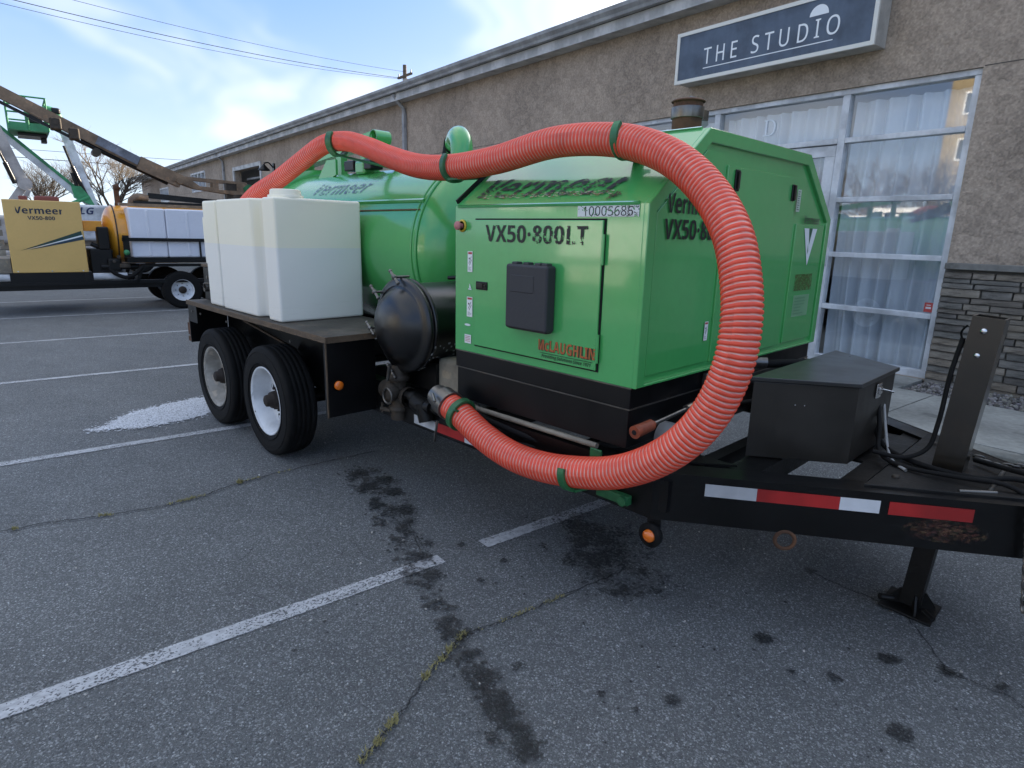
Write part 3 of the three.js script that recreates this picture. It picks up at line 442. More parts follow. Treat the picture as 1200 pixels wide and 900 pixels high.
    obj('bolt', [lathe([[0, 0.012], [0.007, 0.012], [0.012, 0.006], [0.012, 0]], 10).rotateX(Math.PI / 2).translate(x - 0.005, 1.24, 0.052), lathe([[0, 0.008], [0.006, 0.008], [0.01, 0.004], [0.01, 0]], 10).rotateX(Math.PI / 2).translate(x - 0.005, 1.145, 0.052)], M.chrome, j);
    obj('hydraulic_line', [tube([V(x - 0.066, 1.2, 0.03), V(x - 0.072, 1.05, 0.045), V(x - 0.068, 0.85, 0.05), V(x - 0.08, 0.74, 0.06), V(x - 0.14, 0.69, 0.1), V(x - 0.25, 0.69, 0.14)], 0.009, 40, 8), tube([V(x - 0.064, 1.18, 0.01), V(x - 0.078, 1.22, 0.02), V(x - 0.064, 1.25, 0.02)], 0.004, 12, 6)], M.rubber, j);
  }
  // loose cables on the tongue
  obj('cable', tube([V(0.62, 0.86, -0.1), V(0.66, 0.77, -0.02), V(0.7, 0.69, 0.08), V(0.8, 0.68, 0.17), V(1.0, 0.69, 0.17), V(1.14, 0.69, 0.13), V(1.3, 0.62, 0.12), V(1.5, 0.56, 0.1)], 0.009, 60, 8), M.rubber, T);
  obj('cable', tube([V(0.62, 0.78, -0.14), V(0.65, 0.72, -0.06), V(0.72, 0.69, 0.02), V(0.86, 0.68, 0.09), V(1.04, 0.68, 0.1), V(1.16, 0.69, 0.02), V(1.3, 0.66, -0.02), V(1.5, 0.6, 0.0)], 0.011, 60, 8), M.rubber, T);
  obj('cable', tube([V(0.63, 0.84, -0.16), V(0.675, 0.76, -0.06), V(0.72, 0.69, 0.03), V(0.77, 0.68, 0.14), V(0.83, 0.675, 0.2)], 0.006, 40, 8), M.greyPipe, T);
  obj('cable', tube([V(1.0, 0.69, -0.12), V(1.1, 0.7, -0.06), V(1.22, 0.71, 0.02), V(1.34, 0.66, 0.06), V(1.5, 0.58, 0.05)], 0.011, 40, 8), M.rubber, T);
  { const links = []; for (let k = 0; k < 13; k++) links.push(new THREE.TorusGeometry(0.017, 0.005, 6, 14).scale(0.75, 1.25, 1).applyMatrix4(M4(1.225 + k * 0.004, 0.655 - k * 0.03, 0.245 + 0.004 * Math.sin(k), 0, k % 2 ? 0.8 : -0.75, 0.1))); obj('safety_chain', links, M.steel, T); }
  // wheels: two axles
  const tyreP = [[0.236, -0.088], [0.252, -0.1], [0.29, -0.108], [0.335, -0.109], [0.362, -0.104], [0.378, -0.094], [0.383, -0.083]];
  for (const a of [-0.05, -0.017, 0.017, 0.05]) tyreP.push([0.3855, a - 0.006], [0.374, a - 0.0045], [0.374, a + 0.0045], [0.3855, a + 0.006]);
  tyreP.push([0.383, 0.083], [0.378, 0.094], [0.362, 0.104], [0.335, 0.109], [0.29, 0.108], [0.262, 0.102], [0.252, 0.1], [0.236, 0.088]);
  const ribs = [0.27, 0.345].map((r) => new THREE.TorusGeometry(r, 0.003, 6, 64).translate(0, 0, 0.1075));
  const tyreG = mergeGeometries([latheZ(tyreP, 0, 0, 0, 72), ...ribs].map(clean));
  const rimG = latheZ([[0.238, -0.09], [0.215, -0.07], [0.2, 0.0], [0.212, 0.05], [0.224, 0.075], [0.232, 0.088], [0.243, 0.092], [0.243, 0.099], [0.235, 0.101], [0.224, 0.09], [0.212, 0.062], [0.196, 0.03], [0.19, -0.005], [0.178, -0.02], [0.14, -0.026], [0.09, -0.018], [0.06, -0.018]], 0, 0, 0, 56);
  const hubG = latheZ([[0.09, -0.018], [0.088, -0.006], [0.066, 0.0], [0.06, 0.045], [0.056, 0.06], [0.044, 0.064], [0.04, 0.094], [0.03, 0.1], [0, 0.101]], 0, 0, 0, 24);
  function wheel(s, x, rimMat) {
    const w = grp('wheel', T); w.position.set(x, 0.385, s * 1.172); if (s < 0) w.rotation.y = Math.PI;
    obj('tyre', tyreG.clone(), M.rubber, w); obj('rim', rimG.clone(), rimMat, w); obj('hub', hubG.clone(), M.hubRust, w);
    const holes = [], nuts = []; for (let k = 0; k < 8; k++) { const a = k * Math.PI / 4 + x; if (k % 2) holes.push(latheZ([[0, 0], [0.017, 0], [0.019, 0.004]], Math.cos(a) * 0.155, Math.sin(a) * 0.155, -0.0235, 12)); nuts.push(lathe([[0, 0.034], [0.007, 0.034], [0.009, 0.025], [0.011, 0.02], [0.011, 0]], 6).rotateX(Math.PI / 2).translate(Math.cos(a) * 0.078, Math.sin(a) * 0.078, -0.006)); }
    obj('hand_hole', holes, M.gap, w); obj('lug_nuts', nuts, M.hubRust, w);
    obj('valve_stem', rod(V(0.17, 0.06, 0.0), V(0.185, 0.065, 0.05), 0.004, 0.003, 6), M.steel, w);
    obj('balance_weight', box(0.012, 0.035, 0.006, -0.205, -0.13, 0.095, 0, 0, -0.5), M.steel, w);
  }
  for (const s of SIDES) { wheel(s, -2.76, M.whitePaint); wheel(s, -3.716, M.rimDusty); }
  for (const x of [-2.76, -3.716]) obj('axle', [rod(V(x, 0.37, -1.06), V(x, 0.37, 1.06), 0.055)], M.black, T);
  // side decks over the wheels
  for (const s of SIDES) {
    const d = grp('side_deck', T);
    obj('deck_plate', C_(s, rspan(-4.2, -1.835, 0.935, 0.955, 0.62, 1.272, 0.003)), M.deckTop, d);
    obj('edge_trim', [rspan(-4.2, -1.83, 0.921, 0.957, 1.273, 1.285, 0.003), span(-1.834, -1.83, 0.921, 0.957, 0.62, 1.272)].map((g) => C_(s, g)), M.wood, d);
    obj('front_panel', [rspan(-1.85, -1.838, 0.478, 0.92, 0.955, 1.276, 0.003), span(-1.86, -1.838, 0.478, 0.92, 1.277, 1.284)].map((g) => C_(s, g)), M.black, d);
    obj('corner_trim', C_(s, span(-1.839, -1.832, 0.478, 0.919, 1.278, 1.286)), M.wood, d);
    obj('inner_panel', C_(s, span(-4.18, -1.86, 0.5, 0.93, 0.955, 0.965)), M.black, d);
    obj('rear_panel', [span(-4.2, -4.19, 0.6, 0.92, 0.966, 1.272), span(-4.19, -4.0, 0.78, 0.92, 1.262, 1.272)].map((g) => C_(s, g)), M.black, d);
    obj('brace', C_(s, bar(V(-3.05, 0.915, 1.26), V(-2.85, 0.7, 0.98), 0.04, 0.01)), M.wood, d);
    obj('bolt', [-4.1, -3.9, -3.35, -2.3].map((x) => C_(s, rod(V(x, 0.87, 1.272), V(x, 0.87, 1.278), 0.009, 0.009, 8))), M.steel, d);
    const m = grp('marker_light', T); obj('grommet', C_(s, latheX([[0.0, 0], [0.034, 0], [0.034, 0.008]], -1.838, 0.668, 1.213, 18)), M.rubber, m); obj('lens', C_(s, latheX([[0.028, 0.0], [0.027, 0.014], [0.015, 0.02], [0, 0.021]], -1.832, 0.668, 1.213, 18)), M.amber, m);
  }
  obj('rear_hinge', [span(-4.26, -4.2, 0.66, 0.76, 1.2, 1.27), rod(V(-4.25, 0.62, 1.24), V(-4.25, 0.8, 1.24), 0.02), span(-4.3, -4.2, 0.6, 0.64, 1.15, 1.26)], M.rust, T);
  obj('rear_bumper', [rspan(-4.32, -4.22, 0.5, 0.62, -1.2, 1.1, 0.01)], M.black, T);
  // water tanks: translucent white, part filled. The colour below the line is the water seen through the wall.
  const tankMap = canvasTex(64, 1024, (x, w, h) => { for (let j = 0; j < h; j++) { const y = 1 - j / h, k = 0.99, f = y < 0.60; x.fillStyle = f ? `rgb(${244 * k},${241 * k},${233 * k})` : `rgb(${255 * k},${247 * k},${224 * k})`; x.fillRect(0, j, w, 1); } for (let k = 0; k < 40; k++) { x.fillStyle = `rgba(150,130,100,${rr(0.01, 0.05).toFixed(3)})`; x.fillRect(rnd() * w, h * rr(0.85, 1), rr(1, 6), rr(2, 12)); } });
  M.tank = phys(C3(0.95, 0.94, 0.91), 0.45, { map: tankMap, sheen: 0.2, clearcoat: 0.15, clearcoatRoughness: 0.5, bumpMap: waveBump, bumpScale: 0.006 });
  function poly(name, pts, y0, y1, parent, mat) {      // plan outline [x,z] rounded, vertical walls, uv: v by height
    const s = new THREE.Shape(); const n = pts.length, R = 0.022;
    pts.forEach((p, i) => { const a = pts[(i + n - 1) % n], b = pts[(i + 1) % n], u = [a[0] - p[0], a[1] - p[1]], v = [b[0] - p[0], b[1] - p[1]], lu = Math.hypot(...u), lv = Math.hypot(...v), r = Math.min(R, lu / 2.2, lv / 2.2), P = [p[0] + u[0] / lu * r, p[1] + u[1] / lu * r], Q = [p[0] + v[0] / lv * r, p[1] + v[1] / lv * r]; i ? s.lineTo(...P) : s.moveTo(...P); s.quadraticCurveTo(p[0], p[1], ...Q); });
    const g = clean(new THREE.ExtrudeGeometry(s, { depth: y1 - y0 - 0.03, bevelEnabled: true, bevelThickness: 0.015, bevelSize: 0.014, bevelOffset: -0.014, bevelSegments: 3, curveSegments: 5 })).rotateX(Math.PI / 2).scale(1, 1, 1).translate(0, y1 - 0.015, 0);
    const p = g.attributes.position, uv = g.attributes.uv, c = [0, 0]; for (const q of pts) { c[0] += q[0] / n; c[1] += q[1] / n; }
    for (let i = 0; i < p.count; i++) { const k = 1 - 0.016 * (p.getY(i) - y0) / (y1 - y0); void k; uv.setXY(i, p.getX(i) * 0.9 + p.getZ(i) * 0.9, (p.getY(i) - 0.957) / 0.79); }
    g.computeVertexNormals(); return obj(name, g, mat, parent, true);
  }
  tankMap.wrapS = THREE.RepeatWrapping;
  for (const s of SIDES) {
    const z = (v) => s * v;
    const t2 = poly('water_tank', [[-3.47, z(0.62)], [-2.51, z(0.62)], [-2.505, z(1.236)], [-2.685, z(1.236)], [-2.70, z(1.17)], [-2.84, z(1.17)], [-2.855, z(1.24)], [-3.47, z(1.24)]], 0.958, 1.742, T, M.tank);
    const lid = grp('filler_lid', t2); obj('cap', [lathe([[0.0, 0.055], [0.085, 0.055], [0.095, 0.05], [0.1, 0.0]], 28).translate(-2.62, 1.74, s * 1.1), lathe([[0.11, 0.0], [0.11, 0.02], [0.1, 0.022]], 28).translate(-2.62, 1.738, s * 1.1)], M.tank, lid);
    poly('water_tank', [[-3.80, z(0.62)], [-3.535, z(0.62)], [-3.535, z(1.225)], [-3.80, z(1.225)]], 0.958, 1.74, T, M.tank);
    const bx = grp('battery_box', T);
    obj('case', C_(s, rspan(-4.19, -3.87, 0.957, 1.225, 0.75, 1.13, 0.008)), M.blackDirty, bx);
    obj('lid_edge', C_(s, rspan(-4.2, -3.86, 1.226, 1.25, 0.74, 1.14, 0.004)), M.wood, bx);
    obj('fitting', [rod(V(-4.05, 1.05, 1.13), V(-4.05, 1.05, 1.18), 0.02), rod(V(-4.0, 1.15, 1.13), V(-4.0, 1.15, 1.17), 0.014), tube([V(-4.05, 1.05, 1.17), V(-4.0, 1.1, 1.19), V(-3.95, 1.1, 1.16)], 0.008, 10, 6)].map((g) => C_(s, g)), M.steel, bx);
    poly('small_tank', [[-4.14, z(0.76)], [-3.88, z(0.76)], [-3.88, z(1.12)], [-4.14, z(1.12)]], 1.251, 1.63, T, M.tank);
  }
  // spoil tank
  const st = grp('spoil_tank', T), CY = 1.43, R = 0.594, XR = -1.913;
  const head = []; for (let k = 0; k <= 10; k++) { const a = k / 10 * Math.PI / 2; head.push([R * Math.cos(a) * 0.995, 0.3 * Math.sin(a)]); }
  obj('shell', latheX([[R, -2.3], [R, 0], ...head], XR, CY, 0, 96), M.greenTank, st);
  obj('weld_ring', [new THREE.TorusGeometry(R + 0.001, 0.009, 8, 96).rotateY(Math.PI / 2).translate(XR, CY, 0), new THREE.TorusGeometry(R + 0.001, 0.007, 8, 96).rotateY(Math.PI / 2).translate(XR - 0.05, CY, 0)], M.greenTank, st);
  obj('rear_door', [latheX([[0.0, -0.25], [0.4, -0.2], [R, -0.05], [R + 0.06, -0.04], [R + 0.06, 0.02], [R, 0.02]], XR - 2.3, CY, 0, 64)], M.greenTank, st);
  const onTank = (ang, x, r = R) => V(x, CY + r * Math.sin(ang), r * Math.cos(ang));
  for (const a of [0.555]) obj('stiffener', bar(onTank(a, -3.65, R + 0.008), onTank(a, -1.93, R + 0.008), 0.018, 0.018, a), M.greenTank, st);
  obj('seam', bar(onTank(0.44, -3.65, R + 0.002), onTank(0.45, -1.94, R + 0.002), 0.012, 0.006, 0.5), std(C3(0.30, 0.19, 0.06), 0.7, { map: dirtyMap }), st);
  { // faded blue lettering across the shoulder of the tank
    const w = 0.95, h = 0.24, a0 = 1.02, n = 20, p = [], uv = [], ix = []; for (let j = 0; j <= n; j++) for (let i = 0; i <= 1; i++) { const q = onTank(a0 - (j / n) * h / R, -3.62 + i * w, R + 0.003); p.push(q.x, q.y, q.z); uv.push(i, 1 - j / n); } for (let j = 0; j < n; j++) ix.push(j * 2, j * 2 + 2, j * 2 + 1, j * 2 + 1, j * 2 + 2, j * 2 + 3);
    const g = new THREE.BufferGeometry(); g.setAttribute('position', new THREE.Float32BufferAttribute(p, 3)); g.setAttribute('uv', new THREE.Float32BufferAttribute(uv, 2)); g.setIndex(ix); g.computeVertexNormals();
    obj('lettering', g, new THREE.MeshStandardMaterial({ map: paint(w, h, 512, (x) => { text(x, 'Vermeer', w / 2, h / 2, 0.19, 'italic bold # sans-serif', 'rgba(45,80,130,0.6)', 1.05, -0.2); wear(x, w, h, 260, 0.012); }), transparent: true, roughness: 0.5, side: THREE.DoubleSide }), st, true); }
  for (const x of [-3.6, -2.2]) obj('saddle', span(x - 0.05, x + 0.05, 0.66, 0.98, -0.45, 0.45), M.black, st);
  // pipework and hoist on top of the tank
  { const e = grp('vacuum_elbow', T); obj('pipe', tube([V(-2.1, 1.9, 0.06), V(-2.1, 2.08, 0.06), V(-2.12, 2.15, 0.05), V(-2.18, 2.195, 0.02), V(-2.27, 2.19, -0.03), V(-2.33, 2.15, -0.06)], 0.078, 30, 20), M.greenTank, e); obj('rubber_sleeve', tube([V(-2.3, 2.175, -0.045), V(-2.42, 2.1, -0.12), V(-2.6, 1.98, -0.22), V(-2.75, 1.88, -0.3)], 0.084, 20, 18), M.rubber, e); }
  { const b = grp('hoist_beam', T); obj('beam', bar(V(-4.55, 2.16, 0.0), V(-3.25, 2.29, 0.0), 0.11, 0.09), M.greenTank, b); obj('pipe_end', [latheZ([[0.058, -0.08], [0.058, 0.06], [0.048, 0.06], [0.046, -0.08]], -3.22, 2.285, 0.0, 24)], M.greenTank, b); for (const g of [span(-4.6, -4.48, 1.8, 2.2, -0.07, 0.07), span(-3.75, -3.67, 1.98, 2.19, 0.04, 0.1), span(-3.32, -3.26, 2.0, 2.23, 0.05, 0.12)]) obj('post', g, M.greenTank, b); obj('winch_cover', rspan(-3.2, -3.06, 1.98, 2.08, 0.1, 0.25, 0.02), M.greenTank, b); obj('gusset', prism([[-4.0, 1.85], [-3.55, 2.0], [-3.55, 2.12], [-3.7, 2.12]], 0.02).translate(0, 0, 0.2), M.greenTank, b); obj('valve_block', [rspan(-3.45, -3.3, 2.02, 2.1, 0.1, 0.2, 0.01), rspan(-3.05, -2.94, 2.01, 2.08, 0.15, 0.26, 0.01), rod(V(-3.5, 2.08, 0.16), V(-3.0, 2.09, 0.2), 0.012)], M.black, b); }
  { const v = grp('clean_out_valve', T); obj('handle_ring', new THREE.TorusGeometry(0.085, 0.016, 8, 28).applyMatrix4(M4(-1.47, 1.39, 0.42, 0.2, 0.9, 0)), M.black, v); obj('lever', tube([V(-1.47, 1.31, 0.44), V(-1.52, 1.27, 0.5), V(-1.56, 1.285, 0.52), V(-1.66, 1.28, 0.53)], 0.012, 16, 8), M.black, v); obj('bracket', rspan(-1.36, -1.28, 1.3, 1.62, 0.3, 0.62, 0.004), M.green, v); }
  // filter drum across the gap, lid towards the near side
  { const f = grp('filter_drum', T), x = -1.53, y = 1.035, z = 0.98;
    obj('shell', latheZ([[0.235, -0.02], [0.232, -1.3], [0, -1.3]], x, y, z, 56), M.drum, f);
    obj('clamp_ring', [latheZ([[0.236, -0.075], [0.262, -0.07], [0.262, -0.052], [0.24, -0.05]], x, y, z, 56), latheZ([[0.24, -0.04], [0.265, -0.036], [0.268, -0.012], [0.25, 0.0], [0.225, 0.006]], x, y, z, 56)], M.drum, f);
    obj('lid', latheZ([[0.228, 0.0], [0.215, 0.006], [0.205, 0.012], [0.195, 0.032], [0.165, 0.066], [0.12, 0.093], [0.06, 0.109], [0, 0.114]], x, y, z, 56), M.drum, f);
    for (const a of [2.45, 3.3, 4.5, 1.6]) { const cx = x + Math.cos(a) * 0.272, cy = y + Math.sin(a) * 0.272; obj('wing_nut', [rod(V(cx, cy, z - 0.07), V(cx, cy, z + 0.045), 0.007, 0.007, 8), rod(V(cx - 0.03, cy + 0.025, z + 0.03), V(cx + 0.03, cy - 0.025, z + 0.03), 0.008, 0.008, 8), new THREE.SphereGeometry(0.011, 8, 6).translate(cx - 0.035, cy + 0.03, z + 0.03), new THREE.SphereGeometry(0.011, 8, 6).translate(cx + 0.035, cy - 0.03, z + 0.03), new THREE.SphereGeometry(0.015, 10, 8).translate(cx, cy, z + 0.03)], M.steel, f); }
    for (const q of [0.45, 0.8]) obj('saddle', span(x - 0.17, x + 0.17, 0.665, 0.83, q, q + 0.06), M.black, f);
    const fl = []; for (let k = 0; k < 34; k++) { const a = rr(-1.5, -0.35), zz = z - rr(0.02, 0.25), q = 0.2345 + (zz > z - 0.08 ? 0.03 : 0); fl.push(box(rr(0.004, 0.016), 0.002, rr(0.004, 0.014), 0, q, 0).applyMatrix4(M4(0, 0, 0, 0, 0, a - Math.PI / 2)).translate(x, y, zz)); } obj('peeled_patches', fl, M.greyPipe, f); }
  // valves and pipes below the drum
  { const v = grp('suction_valve', T), x = -1.6, z = 0.95;
    obj('body', [lathe([[0.05, 0.47], [0.05, 0.52], [0.062, 0.525], [0.062, 0.545], [0.045, 0.55], [0.045, 0.7], [0.065, 0.705], [0.065, 0.73], [0.05, 0.74], [0.05, 0.8]], 20).translate(x, 0, z), latheX([[0.04, 0], [0.04, 0.06], [0.06, 0.065], [0.06, 0.09]], x + 0.02, 0.62, z, 18), latheZ([[0.05, 0], [0.058, 0.05], [0.03, 0.06], [0.0, 0.06]], x, 0.64, z + 0.03, 18), latheX([[0.055, -0.14], [0.06, -0.12], [0.06, -0.05], [0.04, -0.04]], x, 0.63, z, 16)], M.cast, v);
    obj('lever', [rod(V(x + 0.02, 0.72, z + 0.09), V(x + 0.06, 0.82, z + 0.1), 0.01), new THREE.TorusGeometry(0.045, 0.006, 6, 20).translate(x + 0.03, 0.63, z + 0.1)], M.steel, v);
    obj('drain_cock', [rod(V(x - 0.02, 0.52, z + 0.04), V(x - 0.1, 0.52, z + 0.06), 0.014), rod(V(x - 0.09, 0.5, z + 0.06), V(x - 0.09, 0.56, z + 0.06), 0.008)], M.cast, v);
    obj('outlet', [latheX([[0.024, 0], [0.024, 0.05], [0.034, 0.052], [0.034, 0.09], [0.02, 0.092], [0.02, 0.13]], x + 0.1, 0.64, z + 0.02, 16), rod(V(x + 0.2, 0.62, z + 0.02), V(x + 0.3, 0.6, z + 0.03), 0.05, 0.05, 16), rod(V(x + 0.28, 0.63, z + 0.03), V(x + 0.31, 0.53, z + 0.03), 0.05, 0.045, 16), rod(V(x + 0.32, 0.615, z + 0.03), V(x + 0.55, 0.6, z + 0.02), 0.022, 0.022, 12), rod(V(x + 0.32, 0.62, z + 0.035), V(x + 0.36, 0.62, z + 0.035), 0.034, 0.034, 14)], M.blackDirty, v); }
  obj('pump_housing', [rspan(-1.38, -1.12, 0.67, 0.86, 0.2, 0.84, 0.03)], M.cream, T);
  obj('grey_conduit', [rod(V(-0.95, 0.676, 0.93), V(-0.15, 0.682, 0.93), 0.013), rod(V(-0.95, 0.672, 0.9), V(-1.3, 0.66, 0.88), 0.011)], M.cream, T);
  obj('hydraulic_hose', [tube([V(-1.1, 0.66, 0.93), V(-0.8, 0.64, 0.94), V(-0.4, 0.62, 0.92), V(0.0, 0.65, 0.8)], 0.02, 30, 8), tube([V(-1.1, 0.6, 0.97), V(-0.75, 0.57, 0.98), V(-0.3, 0.6, 0.9)], 0.014, 30, 8)], M.rubber, T);

  // engine cabinet: hexagonal hood on a black base
  const cab = grp('engine_cabinet', T), Y0 = 0.964, Y1 = 1.676, Y2 = 1.989, Z1 = 0.926, Z2 = 0.526, X0 = -1.105;
  const hex = [[Z1, Y0], [Z1, Y1], [Z2, Y2], [-Z2, Y2], [-Z1, Y1], [-Z1, Y0]];
  const toX = new THREE.Matrix4().makeBasis(V(0, 0, 1), V(0, 1, 0), V(-1, 0, 0));          // shape x -> z, depth -> -x
  obj('hood', prism(hex, -X0, 0.006).applyMatrix4(toX), M.green, cab);
  // folded lip round the front edge of the hood
  const lip = (dx, k) => { const o = hex.map((p) => [...p]), sh = new THREE.Shape(o.map(([a, b]) => new THREE.Vector2(a, b))), i = [[Z1 - k, Y0 + 0.012], [Z1 - k, Y1 - k * 0.35], [Z2 - k * 0.35, Y2 - k], [-Z2 + k * 0.35, Y2 - k], [-Z1 + k, Y1 - k * 0.35], [-Z1 + k, Y0 + 0.012]]; sh.holes.push(new THREE.Path(i.map(([a, b]) => new THREE.Vector2(a, b)))); return new THREE.ExtrudeGeometry(sh, { depth: dx, bevelEnabled: true, bevelThickness: 0.003, bevelSize: 0.003, bevelOffset: -0.003, bevelSegments: 1 }).applyMatrix4(toX).translate(0.02, 0, 0); };
  obj('front_lip', lip(0.016, 0.055), M.green, cab);
  for (const [y, z] of [[Y1 + 0.002, Z1 + 0.001], [Y2 + 0.001, Z2], [Y2 + 0.001, -Z2]]) obj('hood_edge', bar(V(X0 + 0.02, y, z), V(-0.02, y, z), 0.012, 0.012, 0.4), M.green, cab);
  obj('hinge_strut', bar(V(X0 - 0.01, 1.7, 0.91), V(X0 - 0.01, 1.86, 0.7), 0.012, 0.02), M.black, cab);
  obj('base_skirt', [rspan(X0, -0.004, 0.873, Y0 - 0.004, -Z1 + 0.002, Z1 - 0.002, 0.004), rspan(X0 + 0.004, -0.012, 0.702, 0.87, -Z1 + 0.01, Z1 - 0.01, 0.004)], M.black, cab);
  obj('base_trim', [span(X0, 0.0, 0.8695, 0.874, Z1 - 0.004, Z1 + 0.0005), span(-0.005, 0.0005, 0.8695, 0.874, -Z1, Z1 - 0.005), span(X0, 0, Y0 - 0.006, Y0 - 0.001, Z1 - 0.004, Z1 + 0.001)], M.steel, cab);
  // near-side service door with a dark gasket gap round it
  const sd = grp('side_door', cab);
  obj('gasket', span(-0.953, -0.169, 1.0, 1.621, Z1, Z1 + 0.004), M.gap, sd);
  obj('panel', rspan(-0.946, -0.176, 1.007, 1.614, Z1 + 0.0042, Z1 + 0.014, 0.003), M.green, sd);
  for (const y of [1.1, 1.5]) obj('hinge', [rod(V(-0.171, y - 0.06, Z1 + 0.014), V(-0.171, y + 0.06, Z1 + 0.014), 0.007, 0.007, 8), ...[-0.036, -0.012, 0.012, 0.036].map((d) => box(0.018, 0.004, 0.006, -0.176, y + d, Z1 + 0.016))], M.green, sd);
  obj('latch', [rspan(-0.93, -0.848, 1.285, 1.325, Z1 + 0.012, Z1 + 0.02, 0.004)], M.black, sd);
  obj('latch_handle', [rspan(-0.92, -0.875, 1.294, 1.316, Z1 + 0.0195, Z1 + 0.026, 0.003), rod(V(-0.862, 1.306, Z1 + 0.02), V(-0.862, 1.306, Z1 + 0.024), 0.006, 0.006, 8)], M.cast, sd);
  const dbx = obj('document_box', [rspan(-0.722, -0.468, 1.125, 1.412, Z1 + 0.014, Z1 + 0.074, 0.012), rspan(-0.69, -0.545, 1.29, 1.365, Z1 + 0.07, Z1 + 0.0765, 0.003), ...[-0.68, -0.61, -0.54, -0.5].map((x) => rspan(x - 0.012, x + 0.022, 1.4, 1.422, Z1 + 0.03, Z1 + 0.066, 0.005)), rspan(-0.715, -0.475, 1.12, 1.135, Z1 + 0.02, Z1 + 0.06, 0.006)].map((g) => g.translate(0.058, 0.012, 0)), M.plasticGrey, cab); void dbx;
  { const e = grp('emergency_stop', cab); obj('collar', [latheZ([[0, 0], [0.03, 0], [0.03, 0.006], [0.022, 0.009]], -1.052, 1.586, Z1, 24)], std(C3(0.6, 0.42, 0.03), 0.5), e); obj('button', latheZ([[0.012, 0.006], [0.012, 0.025], [0.022, 0.03], [0.02, 0.04], [0, 0.043]], -1.052, 1.586, Z1, 20), std(C3(0.5, 0.18, 0.17), 0.5), e); }
  // front panels and doors on the hitch side
  const fp = (n, z0, z1, y0, y1) => { const g = grp(n, cab); obj('gasket', span(0.0, 0.005, y0 - 0.004, y1 + 0.004, z0 - 0.004, z1 + 0.004), M.gap, g); obj('panel', rspan(0.0052, 0.016, y0, y1, z0, z1, 0.003), M.green, g); return g; };
  const ng = grp('front_panel', cab); obj('panel', [prism([[0.37, 1.005], [0.855, 1.005], [0.855, 1.645], [0.52, 1.905], [0.37, 1.905]], 0.008, 0.002).applyMatrix4(toX).translate(0.011, 0, 0)], M.green, ng); obj('gasket', [prism([[0.365, 1.0], [0.859, 1.0], [0.859, 1.647], [0.522, 1.91], [0.365, 1.91]], 0.002).applyMatrix4(toX).translate(0.0028, 0, 0)], M.gap, ng);
  const fd = fp('front_door', -0.41, 0.335, 1.0, 1.862);
  obj('handle', [rspan(0.016, 0.024, 1.76, 1.87 - 0.02, 0.235, 0.275, 0.004), rspan(0.016, 0.024, 1.75, 1.83, -0.385, -0.345, 0.004)], M.black, fd);
  obj('handle_bar', [rod(V(0.03, 1.77, 0.255), V(0.03, 1.84, 0.255), 0.005), rod(V(0.03, 1.755, -0.365), V(0.03, 1.825, -0.365), 0.005)], M.cast, fd);
  fp('front_panel', -0.855, -0.465, 1.005, 1.64);
  // print on the cabinet
  const side = [0, 0, 0], fwd = [0, Math.PI / 2, 0], zs = Z1 + 0.0165;
  sticker('lettering', cab, 0.66, 0.11, V(-0.556, 1.552, zs), side, (x, w, h) => { text(x, 'VX50·800LT', w / 2, h / 2, 0.105, 'bold # sans-serif', '#17211c', 1.1); wear(x, w, h, 90, 0.005); x.globalCompositeOperation = 'destination-out'; for (let k = 0; k < 130; k++) { x.beginPath(); x.ellipse(rr(0.3, 0.66), rr(0.05, 0.11), rr(0.002, 0.009), rr(0.001, 0.005), rnd() * 3, 0, 7); x.fill(); } }, 1024);
  const an = Math.atan2(Z1 - Z2, Y2 - Y1);       // lean of the sloping hood
  const onSlope = (x, t, off = 0.006) => V(x, mixn(Y1, Y2, t) + Math.sin(an) * off, mixn(Z1, Z2, t) + Math.cos(an) * off);
  sticker('lettering', cab, 0.86, 0.2, onSlope(-0.6, 0.235), [-an, 0, 0], (x, w, h) => { text(x, 'Vermeer', w / 2, h * 0.42, 0.2, 'italic bold # sans-serif', '#26302c', 1.04, -0.25); x.globalCompositeOperation = 'destination-out'; for (let k = 0; k < 380; k++) { x.beginPath(); const q = Math.pow(rnd(), 1.5); x.ellipse(rnd() * w, h * (0.72 - 0.5 * q), rr(0.002, 0.016), rr(0.001, 0.006), rr(-0.3, 0.3), 0, 7); x.fill(); } x.globalCompositeOperation = 'source-over'; for (let k = 0; k < 260; k++) { x.fillStyle = rnd() < 0.5 ? 'rgba(120,70,50,0.75)' : 'rgba(190,190,160,0.6)'; x.fillRect(rr(0.05, w - 0.02), h * rr(0.66, 0.82), rr(0.002, 0.018), rr(0.001, 0.006)); } }, 1024);
  sticker('rust_patch', cab, 0.1, 0.08, onSlope(-0.17, 0.1), [-an, 0, 0], (x, w, h) => { for (let k = 0; k < 90; k++) { x.fillStyle = rnd() < 0.5 ? 'rgba(70,35,22,0.8)' : 'rgba(20,18,15,0.7)'; x.beginPath(); x.ellipse(w / 2 + rr(-0.03, 0.03) * rnd(), h / 2 + rr(-0.03, 0.03) * rnd(), rr(0.001, 0.006), rr(0.001, 0.004), rnd() * 3, 0, 7); x.fill(); } }, 128);
  sticker('rust_patch', cab, 0.5, 0.03, V(-0.8, Y1 - 0.005, Z1 + 0.002), side, (x, w, h) => { for (let k = 0; k < 120; k++) { x.fillStyle = rnd() < 0.5 ? 'rgba(60,40,28,0.7)' : 'rgba(20,24,20,0.7)'; x.fillRect(rr(0.05, 0.45), rr(0.004, 0.012), rr(0.002, 0.012), rr(0.001, 0.004)); } }, 512);
